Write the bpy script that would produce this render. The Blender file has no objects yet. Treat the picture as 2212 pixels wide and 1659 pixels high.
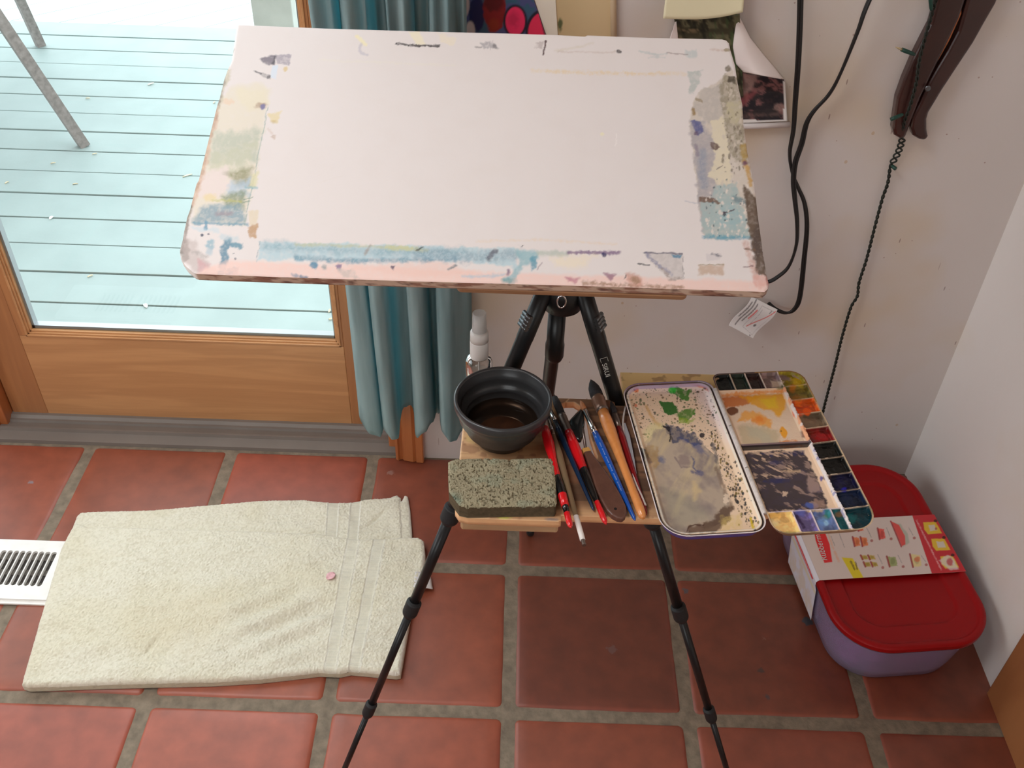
import bpy, math, random
import numpy as np
from mathutils import Matrix, Vector
random.seed(7); rng = np.random.default_rng(7)
scn = bpy.context.scene
COL = scn.collection

# ---------------------------------------------------------------- camera
F = 2104.068
AX, AZ, AR = 0.8670, -0.0006, 0.0349
CAM = np.array([-0.0141, -0.9513, 1.5789])
def _R(a, b, c):
    ca, sa, cb, sb, cc, sc = math.cos(a), math.sin(a), math.cos(b), math.sin(b), math.cos(c), math.sin(c)
    Rx = np.array([[1, 0, 0], [0, ca, -sa], [0, sa, ca]])
    Rz = np.array([[cb, -sb, 0], [sb, cb, 0], [0, 0, 1]])
    Rr = np.array([[cc, -sc, 0], [sc, cc, 0], [0, 0, 1]])
    return Rz @ Rx @ Rr
RM = _R(AX, AZ, AR)
cam = bpy.data.cameras.new('camera'); cam_o = bpy.data.objects.new('camera', cam); COL.objects.link(cam_o)
mw = np.eye(4); mw[:3, :3] = RM; mw[:3, 3] = CAM
cam_o.matrix_world = Matrix(mw.tolist())
cam.sensor_width = 36; cam.lens = F / 2212 * 36; cam.clip_start = 0.01
scn.camera = cam_o

# ---------------------------------------------------------------- sky, lamps, exposure
scn.view_settings.view_transform = 'Standard'; scn.view_settings.look = 'None'
scn.view_settings.exposure = 0.25; scn.view_settings.gamma = 1; scn.view_settings.use_curve_mapping = False
w = bpy.data.worlds.new('sky'); scn.world = w; w.use_nodes = True
bg = w.node_tree.nodes['Background']; bg.inputs[0].default_value = (0.88, 0.95, 1.0, 1); bg.inputs[1].default_value = 2.9

def area(name, loc, rot, sx, sy, power, color, portal=False):
    l = bpy.data.lights.new(name, 'AREA'); l.shape = 'RECTANGLE'; l.size = sx; l.size_y = sy
    l.energy = power; l.color = color
    if portal: l.cycles.is_portal = True
    o = bpy.data.objects.new(name, l); o.location = loc; o.rotation_euler = rot; COL.objects.link(o)
    return o
area('door_portal', (-1.3, 0.80, 1.12), (math.radians(-90), 0, 0), 2.1, 1.8, 1, (1, 1, 1), True)
# daylight falling through the window in the left wall, and through the one behind the viewer
area('left_window_light', (-2.35, -0.55, 1.55), (0, math.radians(-90), 0), 1.1, 1.3, 5, (1.0, 0.96, 0.95))
area('rear_window_light', (-0.9, -2.95, 1.75), (math.radians(90), 0, 0), 1.5, 1.1, 5, (1.0, 0.90, 0.80))
# skylight over the easel's left, the reason for the dark tiles under the board
area('skylight_light', (-1.0, -0.42, 2.60), (0, 0, 0), 0.8, 0.8, 14, (1.0, 0.965, 0.95))

# ---------------------------------------------------------------- measuring helpers
def U(px, py, ax, v):
    d = RM @ np.array([(px - 1106) / F, -(py - 829.5) / F, -1.0])
    return CAM + d * ((v - CAM[ax]) / d[ax])
def Upl(px, py, p0, n):
    d = RM @ np.array([(px - 1106) / F, -(py - 829.5) / F, -1.0])
    return CAM + d * (np.dot(np.array(p0) - CAM, n) / np.dot(d, n))
def PR(X):
    v = (np.asarray(X) - CAM) @ RM
    return 1106 + F * v[..., 0] / -v[..., 2], 829.5 - F * v[..., 1] / -v[..., 2]
def s2l(c):
    c = np.array(c, float) / 255.0
    return np.where(c <= 0.04045, c / 12.92, ((c + 0.055) / 1.055) ** 2.4)
def alb(c, ref, white=0.8):
    r = s2l(ref); r = .25 * r + .75 * r.mean()
    return np.clip(s2l(c) / r * white, 0.003, 0.9)

# value noise
def _hash(ix, iy, s):
    n = (ix.astype(np.int64) * 374761393 + iy.astype(np.int64) * 668265263 + s * 1442695041) & 0xFFFFFFFF
    n = ((n ^ (n >> 13)) * 1274126177) & 0xFFFFFFFF
    n = (n ^ (n >> 16)) & 0xFFFFFFFF
    return n / 4294967295.0
def vn(x, y, s=0):
    x = np.asarray(x, float); y = np.asarray(y, float)
    ix = np.floor(x); iy = np.floor(y); fx = x - ix; fy = y - iy
    fx = fx * fx * (3 - 2 * fx); fy = fy * fy * (3 - 2 * fy)
    a = _hash(ix, iy, s); b = _hash(ix + 1, iy, s); c = _hash(ix, iy + 1, s); d = _hash(ix + 1, iy + 1, s)
    return (a * (1 - fx) + b * fx) * (1 - fy) + (c * (1 - fx) + d * fx) * fy
def fbm(x, y, s=0, o=4):
    r = 0; a = .5; t = 0
    for k in range(o):
        r = r + a * vn(x * 2 ** k, y * 2 ** k, s + k * 17); t += a; a *= .5
    return r / t
def sst(e0, e1, x):
    t = np.clip((x - e0) / (e1 - e0), 0, 1); return t * t * (3 - 2 * t)
def sdpoly(X, Y, pts, near=False):
    pts = np.array(pts, float); n = len(pts)
    d = np.full(X.shape, 1e18); ins = np.zeros(X.shape, bool)
    nx = np.zeros(X.shape); ny = np.zeros(X.shape)
    for i in range(n):
        ax, ay = pts[i]; bx, by = pts[(i + 1) % n]
        ex, ey = bx - ax, by - ay; L = ex * ex + ey * ey + 1e-18
        t = np.clip(((X - ax) * ex + (Y - ay) * ey) / L, 0, 1)
        qx = ax + t * ex; qy = ay + t * ey
        dd = (X - qx) ** 2 + (Y - qy) ** 2
        m = dd < d; d = np.where(m, dd, d)
        if near: nx = np.where(m, qx, nx); ny = np.where(m, qy, ny)
        c = ((ay > Y) != (by > Y)) & (X < (bx - ax) * (Y - ay) / (by - ay + 1e-18) + ax)
        ins ^= c
    d = np.sqrt(d); d = np.where(ins, -d, d)
    return (d, nx, ny) if near else d

class Cv:
    """colours of a surface, worked out per vertex; X, Y are coordinates of the vertices in drawing units"""
    def __init__(s, X, Y, base, ref, white=.8, grain=False):
        s.X = X; s.Y = Y; s.ref = ref; s.w = white
        s.g = np.clip(.62 + .75 * fbm(X * .16, Y * .16, 91, 4), 0, 1.0) if grain else None
        s.c = np.zeros(X.shape + (3,)); s.c[:] = s.A(base)
    def A(s, c): return alb(c, s.ref, s.w)
    def mix(s, m, col, a=1.0):
        if s.g is not None: m = m * s.g
        m = np.clip(m * a, 0, 1)[..., None]
        c = s.A(col) if not isinstance(col, np.ndarray) else col
        s.c = s.c * (1 - m) + c * m
    def _w(s, mg, x0, x1, y0, y1):
        return (s.X > x0 - mg) & (s.X < x1 + mg) & (s.Y > y0 - mg) & (s.Y < y1 + mg)
    def poly(s, pts, col, a=1, soft=2, rough=0, sc=.1, seed=1, tex=0, tsc=.15):
        p = np.array(pts, float); mg = soft + rough + 3
        k = s._w(mg, p[:, 0].min(), p[:, 0].max(), p[:, 1].min(), p[:, 1].max())
        if not k.any(): return
        X = s.X[k]; Y = s.Y[k]
        d = sdpoly(X, Y, p)
        if rough: d = d + rough * (fbm(X * sc, Y * sc, seed) - .5) * 2
        m = sst(soft * .5, -soft * .5, d) if False else np.clip(.5 - d / soft, 0, 1)
        if tex: m = m * np.clip(1 - tex + tex * 2.2 * sst(.35, .65, fbm(X * tsc, Y * tsc, seed + 5)), 0, 1)
        full = np.zeros(s.X.shape); full[k] = m
        s.mix(full, col, a)
    def ell(s, cx, cy, rx, ry, col, a=1, soft=2, rough=0, sc=.12, seed=3, rot=0, tex=0):
        R = max(rx, ry) + soft + rough + 2
        k = s._w(0, cx - R, cx + R, cy - R, cy + R)
        if not k.any(): return
        X = s.X[k] - cx; Y = s.Y[k] - cy; cr, sr = math.cos(rot), math.sin(rot)
        x = X * cr + Y * sr; y = -X * sr + Y * cr
        d = (np.sqrt((x / rx) ** 2 + (y / ry) ** 2) - 1) * min(rx, ry)
        if rough: d = d + rough * (fbm(s.X[k] * sc, s.Y[k] * sc, seed) - .5) * 2
        m = np.clip(.5 - d / soft, 0, 1)
        if tex: m = m * np.clip(1 - tex + tex * 2.2 * sst(.35, .65, fbm(s.X[k] * .3, s.Y[k] * .3, seed + 5)), 0, 1)
        full = np.zeros(s.X.shape); full[k] = m
        s.mix(full, col, a)
    def line(s, pts, w, col, a=1, soft=1.5, rough=0, sc=.2, seed=5, tex=0):
        p = np.array(pts, float); mg = w + soft + rough + 2
        k = s._w(mg, p[:, 0].min(), p[:, 0].max(), p[:, 1].min(), p[:, 1].max())
        if not k.any(): return
        X = s.X[k]; Y = s.Y[k]; d = np.full(X.shape, 1e9)
        for i in range(len(p) - 1):
            ax, ay = p[i]; ex, ey = p[i + 1] - p[i]; L = ex * ex + ey * ey + 1e-12
            t = np.clip(((X - ax) * ex + (Y - ay) * ey) / L, 0, 1)
            d = np.minimum(d, np.hypot(X - ax - t * ex, Y - ay - t * ey))
        d = d - w / 2
        if rough: d = d + rough * (fbm(X * sc, Y * sc, seed) - .5) * 2
        m = np.clip(.5 - d / soft, 0, 1)
        if tex: m = m * np.clip(1 - tex + tex * 2.2 * sst(.35, .65, fbm(X * .3, Y * .3, seed + 5)), 0, 1)
        full = np.zeros(s.X.shape); full[k] = m
        s.mix(full, col, a)
    def dots(s, n, box, rmin, rmax, col, a=1, seed=1, el=1.0):
        r = np.random.default_rng(seed)
        for i in range(n):
            x = r.uniform(box[0], box[2]); y = r.uniform(box[1], box[3]); q = rmin + (rmax - rmin) * r.random() ** 2.5
            s.ell(x, y, q, q * (1 + (el - 1) * r.random()), col, a, soft=1.2)

# ---------------------------------------------------------------- object helpers
def tag(o, label=None, cat=None, group=None, kind=None):
    if label: o['label'] = label
    if cat: o['category'] = cat
    if group: o['group'] = group
    if kind: o['kind'] = kind
    return o
def empty(name, loc, label, cat, group=None):
    o = bpy.data.objects.new(name, None); o.location = Vector([float(v) for v in loc]); COL.objects.link(o)
    o.empty_display_size = .02
    return tag(o, label, cat, group)
def link(name, me, mats, parent=None):
    o = bpy.data.objects.new(name, me); COL.objects.link(o)
    for m in (mats if isinstance(mats, (list, tuple)) else [mats]): me.materials.append(m)
    if parent is not None:
        o.parent = parent
        if parent.parent is None:
            o.matrix_parent_inverse = Matrix.Translation(parent.location).inverted()
        else:
            o.matrix_parent_inverse = Matrix.Identity(4)
            # parent is a part whose mesh is in world coordinates shifted by its own parent
            o.matrix_parent_inverse = Matrix.Identity(4)
    return o
def setcol(me, c):
    a = me.color_attributes.new('Col', 'FLOAT_COLOR', 'POINT')
    cc = np.ones((len(me.vertices), 4), np.float32); cc[:, :3] = c
    a.data.foreach_set('color', cc.ravel())
class MB:
    def __init__(s): s.v = []; s.f = []; s.m = []; s.sm = []; s.c = []
    def add(s, vs, fs, mi=0, smooth=True, col=(1, 1, 1)):
        b = len(s.v); s.v += [tuple(map(float, p)) for p in vs]
        s.f += [tuple(i + b for i in f) for f in fs]; s.m += [mi] * len(fs); s.sm += [smooth] * len(fs)
        s.c += [tuple(col)] * len(vs)
    def box(s, lo, hi, mi=0, fr=None):
        x0, y0, z0 = lo; x1, y1, z1 = hi
        vs = [(x0, y0, z0), (x1, y0, z0), (x1, y1, z0), (x0, y1, z0), (x0, y0, z1), (x1, y0, z1), (x1, y1, z1), (x0, y1, z1)]
        if fr: vs = [fr(p) for p in vs]
        s.add(vs, [(0, 3, 2, 1), (4, 5, 6, 7), (0, 1, 5, 4), (1, 2, 6, 5), (2, 3, 7, 6), (3, 0, 4, 7)], mi, False)
    def lathe(s, A, B, prof, n=24, caps=True, smooth=True, flat=1.0, up=None, col=(1, 1, 1)):
        """prof: list of (t along A-B in metres, radius, material)"""
        A = np.array(A, float); B = np.array(B, float); d = (B - A) / np.linalg.norm(B - A)
        u0 = np.array(up if up is not None else ([0, 0, 1] if abs(d[2]) < .9 else [1, 0, 0]), float)
        e1 = np.cross(d, u0); e1 /= np.linalg.norm(e1); e2 = np.cross(e1, d)
        rows = []
        for t, r, m in prof:
            rows.append([A + d * t + (e1 * math.cos(2 * math.pi * k / n) + e2 * flat * math.sin(2 * math.pi * k / n)) * r for k in range(n)])
        b = len(s.v)
        for r_ in rows: s.v += [tuple(map(float, p)) for p in r_]; s.c += [tuple(col)] * n
        for i in range(len(rows) - 1):
            for k in range(n):
                k2 = (k + 1) % n
                s.f.append((b + i * n + k, b + i * n + k2, b + (i + 1) * n + k2, b + (i + 1) * n + k)); s.m.append(prof[i][2]); s.sm.append(smooth)
        if caps:
            s.f.append(tuple(b + k for k in range(n))[::-1]); s.m.append(prof[0][2]); s.sm.append(False)
            s.f.append(tuple(b + (len(rows) - 1) * n + k for k in range(n))); s.m.append(prof[-1][2]); s.sm.append(False)
    def tube(s, pts, r, n=10, mi=0, wide=1.0, caps=True, wdir=None):
        P = [np.array(p, float) for p in pts]; b = len(s.v); m = len(P)
        prev = np.array(wdir if wdir is not None else [0.3, 1, 0.2], float)
        for i in range(m):
            t = P[min(i + 1, m - 1)] - P[max(i - 1, 0)]; t /= np.linalg.norm(t) + 1e-12
            e2 = prev - t * np.dot(prev, t); e2 /= np.linalg.norm(e2) + 1e-12
            if wdir is None: prev = e2
            e1 = np.cross(t, e2); rr = r[i] if hasattr(r, '__len__') else r
            for k in range(n):
                a = 2 * math.pi * k / n
                s.v.append(tuple(map(float, P[i] + e1 * math.cos(a) * rr * wide + e2 * math.sin(a) * rr))); s.c.append((1, 1, 1))
        for i in range(m - 1):
            for k in range(n):
                k2 = (k + 1) % n
                s.f.append((b + i * n + k, b + (i + 1) * n + k, b + (i + 1) * n + k2, b + i * n + k2)); s.m.append(mi); s.sm.append(True)
        if caps:
            s.f.append(tuple(b + k for k in range(n))); s.m.append(mi); s.sm.append(False)
            s.f.append(tuple(b + (m - 1) * n + k for k in range(n))[::-1]); s.m.append(mi); s.sm.append(False)
    def prism(s, poly, fr, h0, h1, mi=0, smooth=False):
        n = len(poly)
        vs = [fr((p[0], p[1], h0)) for p in poly] + [fr((p[0], p[1], h1)) for p in poly]
        fs = [tuple(range(n))[::-1], tuple(range(n, 2 * n))] + [(i, (i + 1) % n, n + (i + 1) % n, n + i) for i in range(n)]
        s.add(vs, fs, mi, smooth)
    def build(s, name, mats, parent=None, bevel=0, seg=2, subsurf=0):
        me = bpy.data.meshes.new(name); me.from_pydata(s.v, [], s.f); me.update()
        me.polygons.foreach_set('material_index', s.m); me.polygons.foreach_set('use_smooth', s.sm)
        o = link(name, me, mats, parent)
        if bevel:
            b = o.modifiers.new('bevel', 'BEVEL'); b.width = bevel; b.segments = seg; b.limit_method = 'ANGLE'; b.angle_limit = math.radians(40)
        if subsurf:
            b = o.modifiers.new('sub', 'SUBSURF'); b.levels = subsurf; b.render_levels = subsurf
        return o
def fix_normals(o):
    import bmesh
    bm = bmesh.new(); bm.from_mesh(o.data); bmesh.ops.recalc_face_normals(bm, faces=bm.faces); bm.to_mesh(o.data); bm.free()
    return o
def spline(pts, n=8):
    P = np.array(pts, float); out = []
    Q = np.vstack([2 * P[0] - P[1], P, 2 * P[-1] - P[-2]])
    for i in range(1, len(Q) - 2):
        for k in range(n):
            t = k / n
            out.append(.5 * ((2 * Q[i]) + (-Q[i - 1] + Q[i + 1]) * t + (2 * Q[i - 1] - 5 * Q[i] + 4 * Q[i + 1] - Q[i + 2]) * t * t + (-Q[i - 1] + 3 * Q[i] - 3 * Q[i + 1] + Q[i + 2]) * t ** 3))
    out.append(P[-1]); return out
def rrect(x0, y0, x1, y1, r, n=8):
    rs = r if hasattr(r, '__len__') else [r] * 4; out = []
    for (cx, cy, a0, rr) in ((x1 - rs[0], y1 - rs[0], 0, rs[0]), (x0 + rs[1], y1 - rs[1], 90, rs[1]), (x0 + rs[2], y0 + rs[2], 180, rs[2]), (x1 - rs[3], y0 + rs[3], 270, rs[3])):
        for k in range(n + 1):
            a = math.radians(a0 + 90 * k / n); out.append((cx + rr * math.cos(a), cy + rr * math.sin(a)))
    return out
def Fr(O, ex, ey, ez):
    O, ex, ey, ez = [np.array(v, float) for v in (O, ex, ey, ez)]
    return lambda p: O + ex * p[0] + ey * p[1] + ez * p[2]
def plate(name, poly, res, O, ex, ey, ez, mats, parent=None, h=None, col=None, thick=.01, side=None, side_rows=3, smooth=True, bottom=True, taper=0.0):
    """a sheet with a detailed top: fine grid snapped to the outline, with edges and an underside.
       h(x,y,sd)->height, col(X3,x,y,sd)->rgb, side(X3,k)->rgb"""
    poly = np.array(poly, float); O, ex, ey, ez = [np.array(v, float) for v in (O, ex, ey, ez)]
    xs = np.arange(poly[:, 0].min() - res, poly[:, 0].max() + 2 * res, res); ys = np.arange(poly[:, 1].min() - res, poly[:, 1].max() + 2 * res, res)
    X, Y = np.meshgrid(xs, ys, indexing='ij'); sd, qx, qy = sdpoly(X, Y, poly, True)
    nx, ny = X.shape
    ins = sd < 0
    fk = ins[:-1, :-1] | ins[1:, :-1] | ins[1:, 1:] | ins[:-1, 1:]
    use = np.zeros(X.shape, bool)
    use[:-1, :-1] |= fk; use[1:, :-1] |= fk; use[1:, 1:] |= fk; use[:-1, 1:] |= fk
    snap = use & (sd > 0)
    X = np.where(snap, qx, X); Y = np.where(snap, qy, Y); sd = np.where(snap, 0, sd)
    idx = -np.ones(X.shape, int); idx[use] = np.arange(use.sum())
    x = X[use]; y = Y[use]; s = sd[use]
    hh = h(x, y, s) if h else np.zeros_like(x)
    P = O + x[:, None] * ex + y[:, None] * ey + hh[:, None] * ez
    C = col(P, x, y, s) if col else np.full((len(x), 3), .5)
    I = np.argwhere(fk); i, j = I[:, 0], I[:, 1]
    faces = np.stack([idx[i, j], idx[i + 1, j], idx[i + 1, j + 1], idx[i, j + 1]], 1)
    # skirt: the outline resampled
    n = len(poly); seg = []
    for k in range(n):
        a = poly[k]; b = poly[(k + 1) % n]; m = max(1, int(np.linalg.norm(b - a) / (res * 3)))
        for q in range(m): seg.append(a + (b - a) * q / m)
    seg = np.array(seg); m = len(seg); sx, sy = seg[:, 0], seg[:, 1]
    h0 = h(sx, sy, np.zeros(m)) if h else np.zeros(m)
    V = [P]; CC = [C]; FS = []; base = len(P)
    for r in range(side_rows + 1):
        hz = h0 + (-thick - h0) * r / side_rows
        cxm, cym = sx.mean(), sy.mean(); kx = 1 - taper * (r / side_rows) ** .7 / max(1e-6, np.ptp(sx) / 2); ky = 1 - taper * (r / side_rows) ** .7 / max(1e-6, np.ptp(sy) / 2)
        Q = O + (cxm + (sx - cxm) * kx)[:, None] * ex + (cym + (sy - cym) * ky)[:, None] * ey + hz[:, None] * ez
        V.append(Q); CC.append(side(Q, r / side_rows) if side else (C.mean(0)[None].repeat(m, 0)))
    k = np.arange(m); k2 = (k + 1) % m
    area2 = np.sum(sx * np.roll(sy, -1) - np.roll(sx, -1) * sy)
    for r in range(side_rows):
        q = np.stack([base + r * m + k, base + (r + 1) * m + k, base + (r + 1) * m + k2, base + r * m + k2], 1)
        FS.append(q if area2 > 0 else q[:, ::-1])
    faces = np.vstack([faces] + FS)
    V = np.vstack(V); CC = np.vstack(CC)
    me = bpy.data.meshes.new(name)
    extra = [tuple(int(v) for v in (base + side_rows * m + k)[::-1])] if bottom else []
    me.from_pydata(V.tolist(), [], faces.tolist() + extra); me.update()
    if smooth: me.polygons.foreach_set('use_smooth', [True] * (len(faces)) + [False] * len(extra))
    setcol(me, np.clip(CC, 0, 1))
    return link(name, me, mats, parent)
def cloth_grid(name, P, mats, parent=None, thick=0, col=None):
    """P: (n,m,3) array of points"""
    n, m = P.shape[:2]; idx = np.arange(n * m).reshape(n, m)
    f = np.stack([idx[:-1, :-1].ravel(), idx[1:, :-1].ravel(), idx[1:, 1:].ravel(), idx[:-1, 1:].ravel()], 1)
    me = bpy.data.meshes.new(name); me.from_pydata(P.reshape(-1, 3).tolist(), [], f.tolist()); me.update()
    me.polygons.foreach_set('use_smooth', [True] * len(f))
    if col is not None: setcol(me, col.reshape(-1, 3))
    o = link(name, me, mats, parent)
    if thick:
        s = o.modifiers.new('thick', 'SOLIDIFY'); s.thickness = thick; s.offset = 0
    return o

# ---------------------------------------------------------------- materials
def mat(name, color=(.5, .5, .5), rough=.5, metal=0, spec=.5, attr=False, bump=None, var=None, coat=0, sheen=0, trans=0, ior=1.45, mapping=(1, 1, 1), rotz=0):
    m = bpy.data.materials.new(name); m.use_nodes = True; nt = m.node_tree; N = nt.nodes; L = nt.links
    b = N['Principled BSDF']; b.inputs['Roughness'].default_value = rough; b.inputs['Metallic'].default_value = metal
    b.inputs['Specular IOR Level'].default_value = spec; b.inputs['IOR'].default_value = ior
    b.inputs['Coat Weight'].default_value = coat; b.inputs['Sheen Weight'].default_value = sheen
    b.inputs['Transmission Weight'].default_value = trans
    tc = N.new('ShaderNodeTexCoord'); mp = N.new('ShaderNodeMapping'); L.new(tc.outputs['Object'], mp.inputs[0])
    mp.inputs['Scale'].default_value = mapping; mp.inputs['Rotation'].default_value = (0, 0, rotz)
    src = None
    if attr:
        a = N.new('ShaderNodeAttribute'); a.attribute_name = 'Col'; src = a.outputs['Color']
    else:
        r = N.new('ShaderNodeRGB'); r.outputs[0].default_value = (*color, 1); src = r.outputs[0]
    if var:   # (scale, second colour factor)
        nz = N.new('ShaderNodeTexNoise'); nz.inputs['Scale'].default_value = var[0]; nz.inputs['Detail'].default_value = 6; L.new(mp.outputs[0], nz.inputs['Vector'])
        mr = N.new('ShaderNodeMapRange'); mr.inputs[1].default_value = .3; mr.inputs[2].default_value = .7
        mr.inputs[3].default_value = 1 - var[1]; mr.inputs[4].default_value = 1 + var[1]; L.new(nz.outputs[0], mr.inputs[0])
        mx = N.new('ShaderNodeVectorMath'); mx.operation = 'SCALE'; L.new(src, mx.inputs[0]); L.new(mr.outputs[0], mx.inputs['Scale']); src = mx.outputs[0]
    L.new(src, b.inputs['Base Color'])
    if bump:
        nz = N.new('ShaderNodeTexNoise'); nz.inputs['Scale'].default_value = bump[0]; nz.inputs['Detail'].default_value = 5; L.new(mp.outputs[0], nz.inputs['Vector'])
        bp = N.new('ShaderNodeBump'); bp.inputs['Strength'].default_value = bump[1]; bp.inputs['Distance'].default_value = bump[2] if len(bump) > 2 else .002
        L.new(nz.outputs[0], bp.inputs['Height']); L.new(bp.outputs[0], b.inputs['Normal'])
    return m
def wood(name, c1, c2, scale=(3, 60, 60), rough=.4, coat=.2, bands=4.0, nscale=1.0):
    m = bpy.data.materials.new(name); m.use_nodes = True; nt = m.node_tree; N = nt.nodes; L = nt.links
    b = N['Principled BSDF']; b.inputs['Roughness'].default_value = rough; b.inputs['Coat Weight'].default_value = coat; b.inputs['Coat Roughness'].default_value = .25
    tc = N.new('ShaderNodeTexCoord'); mp = N.new('ShaderNodeMapping'); mp.inputs['Scale'].default_value = scale; L.new(tc.outputs['Object'], mp.inputs[0])
    n1 = N.new('ShaderNodeTexNoise'); n1.inputs['Scale'].default_value = nscale; n1.inputs['Detail'].default_value = 7; n1.inputs['Distortion'].default_value = .6; L.new(mp.outputs[0], n1.inputs['Vector'])
    mth = N.new('ShaderNodeMath'); mth.operation = 'MULTIPLY'; mth.inputs[1].default_value = bands * 6.28; L.new(n1.outputs[0], mth.inputs[0])
    sn = N.new('ShaderNodeMath'); sn.operation = 'SINE'; L.new(mth.outputs[0], sn.inputs[0])
    ab = N.new('ShaderNodeMath'); ab.operation = 'MULTIPLY_ADD'; ab.inputs[1].default_value = .5; ab.inputs[2].default_value = .5; L.new(sn.outputs[0], ab.inputs[0])
    n2 = N.new('ShaderNodeTexNoise'); n2.inputs['Scale'].default_value = nscale * 9; n2.inputs['Detail'].default_value = 4; L.new(mp.outputs[0], n2.inputs['Vector'])
    ad = N.new('ShaderNodeMath'); ad.operation = 'MULTIPLY_ADD'; ad.inputs[1].default_value = .6; L.new(n2.outputs[0], ad.inputs[0]); L.new(ab.outputs[0], ad.inputs[2])
    mx = N.new('ShaderNodeMapRange'); mx.inputs[2].default_value = 1.5; L.new(ad.outputs[0], mx.inputs[0])
    cr = N.new('ShaderNodeMix'); cr.data_type = 'RGBA'; cr.inputs[6].default_value = (*c1, 1); cr.inputs[7].default_value = (*c2, 1); L.new(mx.outputs[0], cr.inputs[0])
    L.new(cr.outputs[2], b.inputs['Base Color'])
    bp = N.new('ShaderNodeBump'); bp.inputs['Strength'].default_value = .08; bp.inputs['Distance'].default_value = .001; L.new(ad.outputs[0], bp.inputs['Height']); L.new(bp.outputs[0], b.inputs['Normal'])
    return m
def glass(name, tint=(.95, 1, .98), ior=1.45, rough=0.0, extra=0.0):
    m = bpy.data.materials.new(name); m.use_nodes = True; nt = m.node_tree; N = nt.nodes; L = nt.links
    N.remove(N['Principled BSDF']); out = N['Material Output']
    t = N.new('ShaderNodeBsdfTransparent'); t.inputs[0].default_value = (*tint, 1)
    g = N.new('ShaderNodeBsdfGlossy'); g.inputs['Roughness'].default_value = rough + .02
    f = N.new('ShaderNodeFresnel'); f.inputs[0].default_value = ior
    mx = N.new('ShaderNodeMixShader')
    if extra:
        a = N.new('ShaderNodeMath'); a.operation = 'ADD'; a.inputs[1].default_value = extra; a.use_clamp = True; L.new(f.outputs[0], a.inputs[0]); L.new(a.outputs[0], mx.inputs[0])
    else: L.new(f.outputs[0], mx.inputs[0])
    L.new(t.outputs[0], mx.inputs[1]); L.new(g.outputs[0], mx.inputs[2]); L.new(mx.outputs[0], out.inputs[0])
    return m
M = {}
M['paint_top'] = mat('painted_board', attr=True, rough=.55, bump=(260, .15, .0006))
M['enamel'] = mat('enamel', attr=True, rough=.28, coat=.0, spec=.28, bump=(120, .12, .0006))
M['matte'] = mat('printed_card', attr=True, rough=.45)
M['print'] = mat('photo_paper', attr=True, rough=.35)
M['black_metal'] = mat('black_metal', (.012, .012, .013), .35, 0.2)
M['black_rubber'] = mat('black_rubber', (.012, .012, .013), .6, bump=(700, .3, .0006))
M['grey_metal'] = mat('grey_metal', (.16, .17, .18), .35, .9)
M['chrome'] = mat('chrome', (.75, .76, .78), .12, 1)
M['door_wood'] = wood('fir_wood', (.47, .225, .092), (.60, .305, .130), (1.6, 22, 22), .38, .25, 3.5)
M['door_wood_v'] = wood('fir_wood_upright', (.36, .150, .058), (.47, .21, .080), (22, 22, 1.4), .38, .25, 3.5)
M['casing_wood'] = wood('casing_wood', (.40, .120, .035), (.50, .17, .055), (26, 26, 1.6), .3, .35, 3)
M['shelf_side'] = wood('shelf_wood', (.42, .25, .13), (.54, .35, .19), (4, 40, 40), .6, 0, 3)

# ================================================================= THE ROOM
P = .325
YW, XW = .643, .897
XL, YF, ZC = -2.45, -3.05, 2.55

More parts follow.
